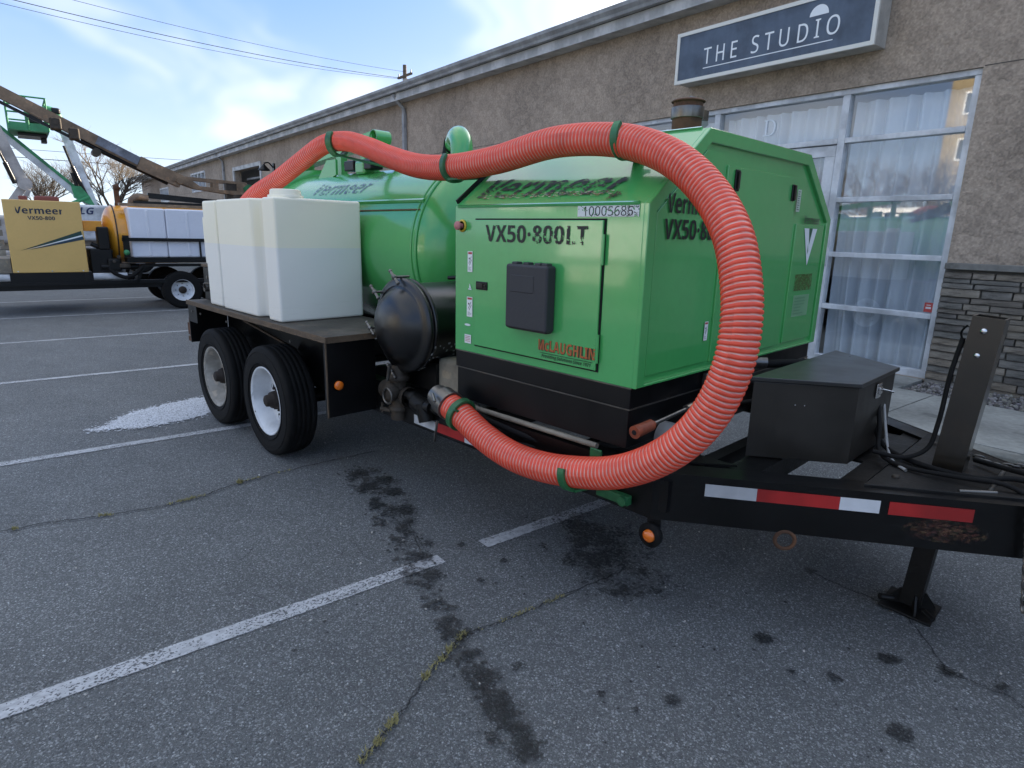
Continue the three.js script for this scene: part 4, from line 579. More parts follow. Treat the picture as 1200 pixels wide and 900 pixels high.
  sticker('number_sticker', cab, 0.30, 0.048, V(-0.168, 1.65, Z1 + 0.0035), side, (x, w, h) => { x.fillStyle = 'rgba(220,224,220,0.95)'; x.fillRect(0.0, 0.002, w, h - 0.004); text(x, '10005685', w / 2, h / 2 + 0.001, 0.05, '# sans-serif', '#101010', 1.14); x.fillStyle = '#222'; for (let k = 0; k < 60; k++) x.fillRect(rr(0.24, 0.3), rr(0.005, 0.043), rr(0.001, 0.008), rr(0.001, 0.004)); wear(x, w, h, 60, 0.004); }, 512);
  sticker('lettering', cab, 0.32, 0.1, V(-0.34, 1.058, zs), side, (x, w, h) => { x.lineJoin = 'round'; text(x, 'McLAUGHLIN', w / 2, h * 0.36, 0.07, 'bold # sans-serif', '#3a1c10', 0.78); text(x, 'McLAUGHLIN', w / 2 - 0.002, h * 0.34, 0.066, 'bold # sans-serif', '#c0542a', 0.78); x.globalCompositeOperation = 'source-atop'; for (let k = 0; k < 60; k++) { x.fillStyle = 'rgba(60,160,90,0.5)'; x.fillRect(0, h * 0.15 + k * 0.0035, w, 0.0009); } x.globalCompositeOperation = 'source-over'; x.fillStyle = '#1d2a22'; x.fillRect(0.01, h * 0.68, w - 0.02, 0.0025); text(x, 'Providing Solutions Since 1921', w / 2, h * 0.82, 0.021, 'italic bold # sans-serif', '#1d2a22', 0.92); }, 768);
  const warn = (w, h, red) => (x) => { x.fillStyle = '#e6e8e4'; x.fillRect(0, 0, w, h); if (red) { x.fillStyle = '#b03030'; x.fillRect(w * 0.1, h * 0.04, w * 0.8, h * 0.1); } x.strokeStyle = '#222'; x.lineWidth = 0.003; x.beginPath(); x.moveTo(w * 0.25, h * 0.6); x.lineTo(w * 0.75, h * 0.25); x.moveTo(w * 0.4, h * 0.68); x.lineTo(w * 0.8, h * 0.4); x.stroke(); x.fillStyle = '#333'; x.beginPath(); x.arc(w * 0.35, h * 0.35, w * 0.12, 0, 7); x.fill(); for (let k = 0; k < 4; k++) x.fillRect(w * 0.15, h * (0.76 + k * 0.05), w * rr(0.4, 0.7), h * 0.015); };
  sticker('warning_sticker', cab, 0.036, 0.1, V(-0.992, 1.415, Z1 + 0.003), side, warn(0.036, 0.1, true), 96);
  sticker('warning_sticker', cab, 0.042, 0.1, V(-0.993, 1.192, Z1 + 0.003), side, warn(0.042, 0.1, true), 96);
  sticker('warning_sticker', cab, 0.05, 0.045, V(-1.005, 1.028, Z1 + 0.003), side, (x, w, h) => { x.fillStyle = '#dfe2dd'; x.fillRect(0, 0, w, h); x.fillStyle = '#b05050'; for (let k = 0; k < 4; k++) x.fillRect(w * 0.1, h * (0.18 + k * 0.18), w * 0.75, h * 0.06); }, 96);
  sticker('pictogram', cab, 0.03, 0.034, V(-0.992, 1.292, Z1 + 0.003), side, (x, w, h) => { x.fillStyle = '#dfe6e2'; x.fillRect(w * 0.1, h * 0.75, w * 0.8, h * 0.18); x.beginPath(); x.moveTo(w * 0.45, 0); x.lineTo(w * 0.8, h * 0.7); x.lineTo(w * 0.3, h * 0.7); x.fill(); }, 64);
  sticker('pictogram', cab, 0.05, 0.02, V(-1.008, 1.1, Z1 + 0.003), side, (x, w, h) => { x.fillStyle = '#dfe6e2'; x.beginPath(); x.ellipse(w / 2, h / 2, w * 0.45, h * 0.3, 0, 0, 7); x.fill(); x.fillRect(w * 0.1, h * 0.35, w * 0.3, h * 0.4); }, 64);
  sticker('lettering', cab, 0.48, 0.1, V(0.0185, 1.685, 0.57), fwd, (x, w, h) => { text(x, 'Vermeer', w * 0.42, h / 2, 0.105, 'bold # sans-serif', '#17211c', 0.86); wear(x, w, h, 40, 0.003); }, 512);
  sticker('lettering', cab, 0.64, 0.115, V(0.0185, 1.585, 0.525), fwd, (x, w, h) => { text(x, 'VX50·800LT', w / 2, h / 2, 0.108, 'bold # sans-serif', '#17211c', 0.97); wear(x, w, h, 60, 0.003); }, 768);
  sticker('warning_sticker', cab, 0.03, 0.085, V(0.0185, 1.15, 0.4), fwd, warn(0.03, 0.085, true), 96);
  sticker('warning_sticker', cab, 0.045, 0.11, V(0.022, 1.755, -0.437), fwd, (x, w, h) => { x.fillStyle = '#b9c8b4'; x.fillRect(0, 0, w, h); x.fillStyle = '#4a5a50'; for (let k = 0; k < 9; k++) x.fillRect(w * 0.15, h * (0.08 + k * 0.1), w * rr(0.4, 0.7), h * 0.04); }, 64);
  sticker('lettering', cab, 0.26, 0.06, V(0.0185, 1.665, -0.66), fwd, (x, w, h) => { text(x, 'Vermeer', w / 2, h / 2, 0.058, 'bold # sans-serif', '#1b2a22', 0.9); }, 256);
  sticker('emblem', cab, 0.2, 0.22, V(0.0185, 1.52, -0.66), fwd, (x, w, h) => { x.fillStyle = '#e4e8e6'; x.beginPath(); x.moveTo(0.01, 0.01); x.lineTo(0.19, 0.01); x.lineTo(0.105, 0.21); x.closePath(); x.fill(); x.fillStyle = '#2b5a3c'; x.beginPath(); x.moveTo(0.075, 0.01); x.lineTo(0.125, 0.01); x.lineTo(0.1, 0.1); x.closePath(); x.fill(); x.beginPath(); x.moveTo(0.085, 0.09); x.lineTo(0.1, 0.13); x.lineTo(0.09, 0.15); x.closePath(); x.fill(); }, 256);
  sticker('worn_label', cab, 0.24, 0.09, V(0.0185, 1.33, -0.65), fwd, (x, w, h) => { x.fillStyle = 'rgba(90,90,40,0.6)'; x.fillRect(0, 0, w, h); wear(x, w, h, 200, 0.006); }, 128);
  sticker('worn_label', cab, 0.22, 0.12, V(0.0185, 1.2, -0.65), fwd, (x, w, h) => { x.fillStyle = 'rgba(160,200,160,0.45)'; x.fillRect(0, 0, w, h); x.fillStyle = 'rgba(60,100,70,0.6)'; for (let k = 0; k < 6; k++) x.fillRect(0.02, 0.015 + k * 0.017, rr(0.08, 0.17), 0.005); }, 128);
  // exhaust
  { const e = grp('exhaust_stack', T), x = -0.53, z = -0.2, y = 1.99; obj('pipe', lathe([[0.078, 0], [0.078, 0.27], [0.073, 0.27], [0.07, 0.05]], 32).translate(x, y, z), M.rust, e); obj('clamp', [lathe([[0.079, 0.185], [0.086, 0.186], [0.086, 0.24], [0.079, 0.241]], 32).translate(x, y, z), box(0.02, 0.05, 0.07, x + 0.04, y + 0.213, z - 0.1)], M.steel, e); obj('rain_cap', [lathe([[0.086, 0.266], [0.09, 0.27], [0.08, 0.278], [0, 0.285]], 32).translate(x, y, z)], M.rust, e); obj('bracket', [prism([[0.0, 0.16], [0.0, 0.31], [0.1, 0.31], [0.22, 0.19], [0.16, 0.16]], 0.006).rotateY(Math.PI / 2).translate(x - 0.02, y, z - 0.04)], M.greyPipe, e); }
  // lever with the orange grip, pipe stub, hydraulic lines in front of the base
  { const l = grp('crank_lever', T), a = V(0.045, 0.80, 0.87), b = V(0.075, 0.85, 0.42); obj('rod', [rod(a, b, 0.009), rod(a.clone().lerp(b, 0.62), b, 0.018)], M.steel, l); obj('grip', [rod(a.clone().lerp(b, -0.16), a.clone().lerp(b, 0.08), 0.027, 0.024, 16), rod(a.clone().lerp(b, 0.06), a.clone().lerp(b, 0.12), 0.022, 0.013, 16)], M.orangeGrip, l); obj('socket', [rod(a.clone().lerp(b, -0.165), a.clone().lerp(b, -0.161), 0.011, 0.011, 12)], M.gap, l); }
  obj('pipe_stub', [latheX([[0.05, 0], [0.065, 0.002], [0.065, 0.06], [0.055, 0.07]], -0.005, 0.71, 0.66, 24)], M.greyPipe, T);
  obj('hydraulic_hose', [tube([V(0.02, 0.92, -0.2), V(0.12, 0.93, -0.3), V(0.15, 0.9, -0.6), V(0.1, 0.86, -0.86)], 0.022, 30, 8), tube([V(0.02, 0.86, 0.1), V(0.16, 0.88, -0.1), V(0.18, 0.86, -0.45), V(0.06, 0.83, -0.7)], 0.018, 30, 8), tube([V(0.02, 0.78, 0.35), V(0.12, 0.8, 0.2), V(0.15, 0.78, -0.1), V(0.05, 0.75, -0.4)], 0.014, 30, 8)], M.rubber, T);
  obj('hose_fitting', [rod(V(-0.005, 0.93, -0.18), V(0.05, 0.93, -0.22), 0.03), rod(V(-0.005, 0.93, 0.27), V(0.03, 0.93, 0.27), 0.03), rspan(-0.003, 0.03, 0.88, 0.95, 0.3, 0.36, 0.01)], M.steel, T);
  // tongue toolbox: wedge-shaped in plan to suit the tongue
  { const b = grp('toolbox', T), xb = 0.3, xf = 0.632, wb = 0.482, wf = 0.249, y0 = 0.655, y1 = 0.985;
    const plan = (d) => [[xb - d, -wb - d], [xf + d, -wf - d], [xf + d, wf + d], [xb - d, wb + d]];
    const ex = (p, h, bev) => { const s = new THREE.Shape(p.map(([x, z]) => new THREE.Vector2(x, -z))); return new THREE.ExtrudeGeometry(s, { depth: h, bevelEnabled: true, bevelThickness: bev, bevelSize: bev, bevelOffset: -bev, bevelSegments: 2 }).rotateX(-Math.PI / 2); };
    obj('case', ex(plan(0), y1 - y0 - 0.01, 0.004).translate(0, y0 + 0.004, 0), M.toolbox, b);
    obj('lid', ex(plan(0.012), 0.012, 0.003).translate(0, y1 + 0.002, 0), phys(C3(0.035, 0.037, 0.04), 0.45, { map: dirtyMap, roughnessMap: roughMap, clearcoat: 0.2, clearcoatRoughness: 0.3 }), b);
    obj('latch', [rspan(xf + 0.003, xf + 0.01, 0.9, 0.965, -0.03, 0.03, 0.003), rspan(xf + 0.01, xf + 0.018, 0.92, 0.95, -0.018, 0.018, 0.003), rod(V(xf + 0.014, 0.935, -0.03), V(xf + 0.05, 0.925, -0.06), 0.004)], M.chrome, b);
    obj('rivets', [0.02, 0.05].map((d) => rod(V(xb + 0.12 + d, 0.895, 0.4 - d * 0.7), V(xb + 0.122 + d, 0.895, 0.403 - d * 0.7), 0.003, 0.003, 6)), M.chrome, b); }
  // hooks that carry the hose
  const hook = (c, dir, up, r, w, sweep, stem) => { // c centre of hose, dir hose axis, up = mouth direction
    const k = grp('hose_hook', T), n = 22, z = dir.clone().normalize(), y = up.clone().addScaledVector(z, -up.dot(z)).normalize(), x = y.clone().cross(z);
    const sh = new THREE.Shape(); for (let i = 0; i <= n; i++) { const a = -Math.PI / 2 + (i / n - 0.5) * sweep; i ? sh.lineTo(Math.cos(a) * r, Math.sin(a) * r) : sh.moveTo(Math.cos(a) * r, Math.sin(a) * r); } for (let i = n; i >= 0; i--) { const a = -Math.PI / 2 + (i / n - 0.5) * sweep; sh.lineTo(Math.cos(a) * (r + 0.012), Math.sin(a) * (r + 0.012)); }
    obj('cradle', new THREE.ExtrudeGeometry(sh, { depth: w, bevelEnabled: true, bevelThickness: 0.002, bevelSize: 0.002, bevelSegments: 1 }).translate(0, 0, -w / 2).applyMatrix4(new THREE.Matrix4().makeBasis(x, y, z).setPosition(c)), M.greenHook, k);
    if (stem) obj('stem', [bar(c.clone().addScaledVector(y, -r - 0.006), stem, 0.05, 0.012)], M.greenHook, k);
    return k; };
  hook(V(-0.9, 0.675, 1.06), V(1, -0.25, 0), V(0, -0.75, -1), 0.0705, 0.03, 4.4, V(-0.85, 0.62, 0.95));
  hook(V(-0.16, 0.6, 1.07), V(1, 0.1, 0), V(0, 1, -0.2), 0.0705, 0.03, 3.5, V(-0.13, 0.52, 0.955));
  obj('hook_bracket', [rspan(-0.1, 0.06, 0.49, 0.53, 0.953, 0.985, 0.004), rod(V(0.04, 0.51, 0.98), V(0.04, 0.51, 1.0), 0.02), rspan(-0.16, -0.1, 0.62, 0.68, 0.955, 0.965, 0.003)], M.greenHook, T);
  hook(V(-0.2, 1.935, 0.79), V(1, 0, 0.06), V(0, 1, -0.5), 0.0705, 0.032, 3.7, V(-0.2, 1.86, 0.69));
  hook(V(-1.28, 1.889, 0.795), V(1, 0, 0.1), V(0, 1, -0.5), 0.0705, 0.032, 3.7, V(-1.13, 1.83, 0.73));
  hook(V(-2.86, 2.155, 0.58), V(1, 0.02, -0.25), V(0, 1, -0.35), 0.082, 0.05, 4.0, V(-2.7, 2.0, 0.2));
}

// ---------------------------------------------------------------- the suction hose: a helix of orange rib over a pale wall
{
  const pts = [[-1.02, 0.705, 1.05], [-0.9, 0.675, 1.06], [-0.72, 0.61, 1.07], [-0.52, 0.57, 1.075], [-0.33, 0.572, 1.075], [-0.144, 0.602, 1.07], [0.04, 0.655, 1.07], [0.198, 0.74, 1.07], [0.33, 0.855, 1.07], [0.42, 0.99, 1.06], [0.472, 1.16, 1.05], [0.472, 1.3, 1.03], [0.44, 1.43, 1.0], [0.375, 1.57, 0.96], [0.25, 1.705, 0.9], [0.1, 1.815, 0.86], [-0.06, 1.885, 0.825], [-0.25, 1.932, 0.8], [-0.57, 1.95, 0.795], [-0.96, 1.9, 0.795], [-1.29, 1.884, 0.795], [-1.62, 1.91, 0.76], [-2.0, 1.985, 0.69], [-2.4, 2.085, 0.625], [-2.75, 2.155, 0.585], [-3.02, 2.15, 0.6], [-3.25, 2.05, 0.66], [-3.5, 1.92, 0.74], [-3.78, 1.8, 0.82], [-4.0, 1.66, 0.84], [-4.1, 1.45, 0.8]].map((p) => V(...p));
  const hose = thing('suction_hose', 'orange ribbed suction hose looping round the green cabinet', 'hose', pts[0].clone());
  const cv = new THREE.CatmullRomCurve3(pts, false, 'centripetal'), Ln = cv.getLength(), pitch = 0.0192, per = 8, n = Math.round(Ln / pitch * per), m = 36;
  cv.arcLengthDivisions = 1200; cv.updateArcLengths();
  const P = [], T = [], N = []; for (let i = 0; i <= n; i++) { P.push(cv.getPointAt(i / n)); T.push(cv.getTangentAt(i / n)); }
  let nn = V(0, 0, 1).addScaledVector(T[0], -T[0].z).normalize(); for (let i = 0; i <= n; i++) { nn.addScaledVector(T[i], -nn.dot(T[i])).normalize(); N.push(nn.clone()); }
  const pos = new Float32Array((n + 1) * (m + 1) * 3), col = new Float32Array((n + 1) * (m + 1) * 3), ix = [];
  for (let i = 0; i <= n; i++) { const B = T[i].clone().cross(N[i]); for (let j = 0; j <= m; j++) {
    const a = j / m * 2 * Math.PI, ph = ((i / per - j / m) % 1 + 1) % 1, d = Math.abs(ph - 0.5) * 2, rib = smooth(0.95, 0.4, d), r = 0.0605 + 0.0062 * rib, o = (i * (m + 1) + j) * 3;
    const q = P[i].clone().addScaledVector(N[i], Math.cos(a) * r).addScaledVector(B, Math.sin(a) * r).sub(pts[0]); pos[o] = q.x; pos[o + 1] = q.y; pos[o + 2] = q.z;
    const c = smooth(0.1, 0.46, rib), g = (0.87 + 0.26 * fbm(i * 0.02, j * 0.3, 0, 3, 9)) * (1 - 0.08 * smooth(0.54, 0.74, fbm(i * 0.035 + 7, j * 0.22 + 3, 0, 4, 13)));
    col[o] = mixn(0.80, 0.80, c) * g; col[o + 1] = mixn(0.50, 0.07, c) * g; col[o + 2] = mixn(0.42, 0.026, c) * g; } }
  for (let i = 0; i < n; i++) for (let j = 0; j < m; j++) { const a = i * (m + 1) + j, b = a + m + 1; ix.push(a, b, a + 1, a + 1, b, b + 1); }
  const g = new THREE.BufferGeometry(); g.setAttribute('position', new THREE.BufferAttribute(pos, 3)); g.setAttribute('color', new THREE.BufferAttribute(col, 3)); g.setIndex(ix); g.computeVertexNormals();
  const body = new THREE.Mesh(g, phys(C3(1, 1, 1), 0.48, { vertexColors: true, clearcoat: 0.12, clearcoatRoughness: 0.3 })); body.name = 'hose_wall'; body.castShadow = body.receiveShadow = true; hose.add(body);
  const d = T[0].clone().negate(), c0 = V(0, 0, 0);
  const cuff = obj('coupling', [rod(c0.clone().addScaledVector(d, -0.03), c0.clone().addScaledVector(d, 0.04), 0.074, 0.074, 28), rod(c0.clone().addScaledVector(d, 0.041), c0.clone().addScaledVector(d, 0.1), 0.062, 0.058, 24), rod(c0.clone().addScaledVector(d, -0.035), c0.clone().addScaledVector(d, -0.025), 0.077, 0.077, 28)], M.steel, hose);
  obj('locking_arm', [bar(V(-0.02, -0.09, 0.05), V(-0.03, -0.2, 0.06), 0.012, 0.006), rod(V(-0.02, 0.06, 0.08), V(0.02, 0.03, 0.095), 0.008)], M.steel, cuff);
}

const TOX = new THREE.Matrix4().makeBasis(V(0, 0, 1), V(0, 1, 0), V(-1, 0, 0));

// ---------------------------------------------------------------- across the lot
M.tan = phys(C3(0.72, 0.46, 0.14), 0.4, { map: paintMap, clearcoat: 0.3, clearcoatRoughness: 0.25 });
M.boomTan = std(C3(0.48, 0.34, 0.22), 0.5, { map: dirtyMap });
M.orange = phys(C3(0.85, 0.36, 0.03), 0.3, { map: paintMap, clearcoat: 0.5, clearcoatRoughness: 0.15 });
M.tankBlue = phys(C3(0.8, 0.81, 0.86), 0.5, { map: paintMap });
M.liftGreen = std(C3(0.05, 0.30, 0.12), 0.5, { map: mottleMap });
M.liftWhite = std(C3(0.78, 0.80, 0.81), 0.5, { map: mottleMap });
M.liftGrey = std(C3(0.52, 0.48, 0.44), 0.55, { map: mottleMap });
{
  const t = thing('tan_vacuum_trailer', 'tan vacuum trailer with orange tank and a long raised boom', 'trailer', lotPoint(-14.2, 0, 6), BY);
  const nx = 0.93;
  const cab = grp('engine_cabinet', t);
  obj('hood', rspan(-nx, nx, 0.72, 1.905, 0.5, 1.55, 0.012), M.tan, cab);
  obj('base', [span(-nx + 0.02, nx - 0.015, 0.565, 0.718, 0.45, 1.6)], M.black, cab);
  obj('corner_plate', [span(nx - 0.014, nx - 0.004, 0.56, 0.715, 0.5, 0.56), span(nx - 0.014, nx - 0.004, 0.56, 0.715, 1.49, 1.55)], M.blackDirty, cab);
  obj('rivets', [0.58, 1.02, 1.48].map((z) => rod(V(nx, 0.745, z), V(nx + 0.004, 0.745, z), 0.012, 0.012, 8)), M.whitePaint, cab);
  sticker('lettering', cab, 0.62, 0.15, V(nx + 0.004, 1.74, 1.08), [0, Math.PI / 2, 0], (x, w, h) => text(x, 'Vermeer', w / 2, h / 2, 0.15, 'bold # sans-serif', '#18283c', 1.06), 512);
  sticker('lettering', cab, 0.42, 0.09, V(nx + 0.004, 1.62, 1.06), [0, Math.PI / 2, 0], (x, w, h) => text(x, 'VX50-800', w / 2, h / 2, 0.082, 'bold # sans-serif', '#18283c', 1.05), 512);
  sticker('swoosh', cab, 0.9, 0.36, V(nx + 0.004, 1.25, 0.96), [0, Math.PI / 2, 0], (x, w, h) => { const poly = (c, p) => { x.fillStyle = c; x.beginPath(); p.forEach(([a, b], i) => i ? x.lineTo(a * w, b * h) : x.moveTo(a * w, b * h)); x.fill(); }; poly('#1e3f38', [[0, 0.96], [0.97, 0.02], [0.98, 0.22]]); poly('#e2e6e4', [[0.08, 0.93], [0.985, 0.2], [0.99, 0.28]]); poly('#1d3a4a', [[0.12, 0.93], [0.99, 0.27], [1, 0.42]]); }, 512);
  obj('hood_rail', [rspan(-0.3, 0.3, 1.906, 1.99, 1.2, 1.32, 0.02), rspan(-0.3, 0.3, 1.906, 2.0, 0.75, 1.1, 0.03)], std(C3(0.18, 0.05, 0.04), 0.6), cab);
  obj('front_guard', [span(-0.8, 0.88, 0.72, 0.95, 1.56, 2.1), ...[0, 1, 2, 3, 4].map((k) => span(0.83, 0.87, 1.0 + k * 0.16, 1.1 + k * 0.16, 1.6, 1.95)), span(0.84, 0.88, 0.95, 1.85, 1.96, 2.05)], M.cream, t);
  for (const s of SIDES) { obj('frame_rail', [span(s * 0.85, s * 0.93, 0.5, 0.565, -2.6, 2.8), span(s * 0.84, s * 0.855, 0.42, 0.5, -2.6, 2.8)], M.black, t); obj('tube_locker', [rod(V(s * 0.86, 0.635, -0.08), V(s * 0.86, 0.635, 0.44), 0.062, 0.062, 20), rod(V(s * 0.86, 0.635, 1.6), V(s * 0.86, 0.635, 2.4), 0.062, 0.062, 20)], M.whitePaint, t); }
  const tk = grp('spoil_tank', t);
  const dm = []; for (let k = 0; k <= 8; k++) { const a = k / 8 * Math.PI / 2; dm.push([0.53 * Math.cos(a), 0.2 * Math.sin(a)]); }
  obj('shell', latheZ([[0.53, -2.3], [0.53, 0], ...dm], 0.2, 1.36, -0.02, 56), M.orange, tk);
  obj('seam_ring', new THREE.TorusGeometry(0.535, 0.012, 6, 56).translate(0.2, 1.36, -0.02), M.cast, tk);
  obj('top_rail', [span(0.55, 0.75, 1.88, 1.93, -2.2, -0.1)], M.boomTan, tk);
  for (const [a, b] of [[-0.19, -0.782], [-0.788, -1.5]]) { const w = grp('water_tank', t); obj('shell', [rspan(0.45, nx - 0.005, 0.965, 1.85, a, b, 0.035)], M.tankBlue, w); obj('molded_rib', [rspan(nx - 0.02, nx + 0.008, 1.0, 1.8, (a + b) / 2 - 0.02, (a + b) / 2 + 0.02, 0.008)], M.tankBlue, w); }
  obj('guard_rail', [span(nx + 0.01, nx + 0.05, 1.26, 1.32, -1.55, -0.05), span(nx + 0.01, nx + 0.05, 0.97, 1.36, -0.16, -0.06), span(nx + 0.012, nx + 0.04, 0.97, 1.26, -1.34, -1.31)], M.black, t);
  obj('green_valve', new THREE.SphereGeometry(0.05, 12, 10).translate(nx + 0.05, 1.06, -0.1), M.liftGreen, t);
  for (const s of SIDES) { const f = grp('fender', t); obj('platform', [span(s * 0.55, s * (nx + 0.02), 0.88, 0.963, -2.6, -0.1), prism([[-2.4, 0.84], [-0.34, 0.84], [-0.26, 0.76], [-0.2, 0.5], [-0.24, 0.5], [-0.33, 0.72], [-0.4, 0.8], [-2.4, 0.8]], 0.3).applyMatrix4(TOX).translate(s > 0 ? nx : -nx + 0.3, 0, 0)], M.black, f); }
  // wheels, the near ones with white rims
  const ty = latheX([[0.19, -0.1], [0.3, -0.11], [0.34, -0.095], [0.352, -0.06], [0.352, 0.06], [0.34, 0.095], [0.3, 0.11], [0.19, 0.1]], 0, 0, 0, 48), rim = latheX([[0.195, 0.1], [0.2, 0.108], [0.185, 0.095], [0.17, 0.06], [0.09, 0.05], [0, 0.06]], 0, 0, 0, 40);
  for (const s of SIDES) for (const z of [-0.96, -1.75]) { const w = grp('wheel', t); w.position.set(s * 0.83, 0.355, z); if (s < 0) w.rotation.y = Math.PI; obj('tyre', ty.clone(), M.rubber, w); obj('rim', rim.clone(), M.whitePaint, w); obj('hub', latheX([[0.07, 0.05], [0.068, 0.09], [0.03, 0.11], [0, 0.11]], 0, 0, 0, 16), M.hubRust, w); const h = []; for (let k = 0; k < 8; k++) { const a = k * Math.PI / 4; h.push(latheX([[0, 0], [0.014, 0], [0.015, 0.006]], 0.054, Math.sin(a) * 0.125, Math.cos(a) * 0.125, 10)); } obj('hand_hole', h, M.gap, w); }
  obj('axle', [rod(V(-0.75, 0.355, -0.96), V(0.75, 0.355, -0.96), 0.05), rod(V(-0.75, 0.355, -1.75), V(0.75, 0.355, -1.75), 0.05)], M.black, t);
  const pk = grp('pump_unit', t);
  obj('block', [rspan(0.2, 0.8, 0.66, 1.12, 0.1, 0.45, 0.03), rspan(0.5, 0.82, 1.1, 1.5, 0.12, 0.3, 0.03), rspan(0.6, 0.86, 0.72, 0.95, -0.02, 0.2, 0.04), rod(V(0.8, 0.8, 0.3), V(0.8, 0.8, -0.3), 0.05), rod(V(0.7, 1.2, 0.4), V(0.75, 1.05, 0.1), 0.04)], M.blackDirty, pk);
  obj('orange_box', rspan(0.2, 0.7, 1.42, 1.6, 0.2, 0.48, 0.01), M.orange, pk);
  obj('suction_line', tube([V(nx, 0.78, 0.2), V(nx + 0.03, 0.68, 0.1), V(nx + 0.05, 0.62, -0.05), V(nx + 0.03, 0.68, -0.2), V(nx, 0.8, -0.32)], 0.035, 24, 10), M.rubber, pk);
  obj('fitting', [rod(V(0.85, 0.98, 0.02), V(0.9, 0.98, 0.02), 0.03), rod(V(0.8, 0.9, 0.1), V(0.92, 0.9, 0.1), 0.025), rspan(0.7, 0.9, 0.78, 0.86, -0.15, 0.02, 0.02)], M.cast, pk);
  obj('exhaust_stack', [rod(V(0.1, 1.85, -0.15), V(0.1, 2.22, -0.15), 0.045), rod(V(0.1, 2.2, -0.12), V(0.1, 2.24, -0.2), 0.06)], M.rust, t);
  obj('vacuum_elbow', tube([V(0.1, 1.86, -0.38), V(0.1, 2.0, -0.4), V(0.1, 2.06, -0.5), V(0.1, 2.04, -0.66)], 0.075, 20, 16), M.boomTan, t);
  obj('hose_tray', [bar(V(0.1, 2.1, -0.66), V(0.1, 2.03, -1.9), 0.1, 0.1), span(0.0, 0.2, 1.94, 1.99, -1.6, -0.4)], M.black, t);
  const bm = grp('boom', t), pt = (o, y) => V(0, y, o - 6);
  obj('outer_section', [bar(pt(5.42, 2.70), pt(4.72, 2.40), 0.2, 0.24), rod(V(-0.14, 2.42, -1.25), V(0.14, 2.42, -1.25), 0.07)], M.boomTan, bm);
  obj('inner_section', [bar(pt(9.4, 4.68), pt(5.4, 2.70), 0.15, 0.19)], M.boomTan, bm);
  obj('cylinder', [bar(pt(9.0, 4.32), pt(6.3, 2.98), 0.05, 0.05), rod(pt(6.3, 3.0), pt(4.95, 2.36), 0.045)], M.black, bm);
  obj('boom_panel', [bar(pt(6.05, 3.035), pt(5.42, 2.72), 0.21, 0.15)], std(C3(0.36, 0.42, 0.55), 0.5, { map: dirtyMap }), bm);
  obj('knuckle', [rspan(-0.12, 0.12, 3.0, 3.2, 0.3, 0.46, 0.03), rspan(-0.12, 0.12, 3.14, 3.34, 0.55, 0.72, 0.03), rod(V(-0.13, 2.82, 0.08), V(0.13, 2.82, 0.08), 0.07), rod(V(-0.13, 3.28, 0.64), V(0.13, 3.28, 0.64), 0.05), rod(V(-0.13, 3.12, 0.4), V(0.13, 3.12, 0.4), 0.05)], M.cast, bm);
  const side = (x) => { const s = new THREE.Shape([[-1.1, 2.42], [-1.3, 2.5], [-2.5, 2.46], [-2.56, 2.22], [-2.2, 2.2], [-1.5, 2.28]].map(([a, b]) => new THREE.Vector2(a, b))); s.holes.push(new THREE.Path([[-1.45, 2.44], [-1.85, 2.42], [-1.85, 2.32], [-1.6, 2.33]].map(([a, b]) => new THREE.Vector2(a, b)))); s.holes.push(new THREE.Path([[-1.95, 2.42], [-2.3, 2.42], [-2.3, 2.28], [-1.95, 2.28]].map(([a, b]) => new THREE.Vector2(a, b)))); return new THREE.ExtrudeGeometry(s, { depth: 0.02, bevelEnabled: false }).applyMatrix4(TOX).translate(x, 0, 0); };
  obj('base_plates', [side(0.12), side(-0.14)], M.boomTan, bm);
  obj('slew_motor', [rspan(-0.1, 0.1, 2.1, 2.45, -2.4, -2.1, 0.03), rod(V(0, 1.9, -2.3), V(0, 2.2, -2.3), 0.14)], M.cast, bm);
  obj('end_bracket', [prism([[-2.75, 2.1], [-2.5, 2.1], [-2.42, 2.35], [-2.52, 2.42], [-2.75, 2.4]], 0.3).applyMatrix4(TOX).translate(0.15, 0, 0)], M.greenHook, bm);
}
function liftBase(t, paint) {       // drive chassis, turntable and counterweight body of a boom lift
  const c = grp('chassis', t); obj('frame', [rspan(-1.0, 1.0, 0.45, 0.85, -1.2, 1.2, 0.05), lathe([[0.5, 0.86], [0.5, 1.0], [0.45, 1.02]], 24)], M.liftGrey, c);
  for (const x of [-1, 1]) for (const z of [-1.1, 1.1]) { const w = grp('wheel', t); w.position.set(x, 0.45, z); obj('tyre', latheX([[0.2, -0.15], [0.4, -0.16], [0.45, -0.12], [0.45, 0.12], [0.4, 0.16], [0.2, 0.15]], 0, 0, 0, 32), M.rubber, w); obj('rim', latheX([[0.22, -0.1], [0.2, 0.05], [0.05, 0.1], [0, 0.1], [0.05, 0.1], [0.2, -0.05]], 0, 0, 0, 24), paint, w); }
}
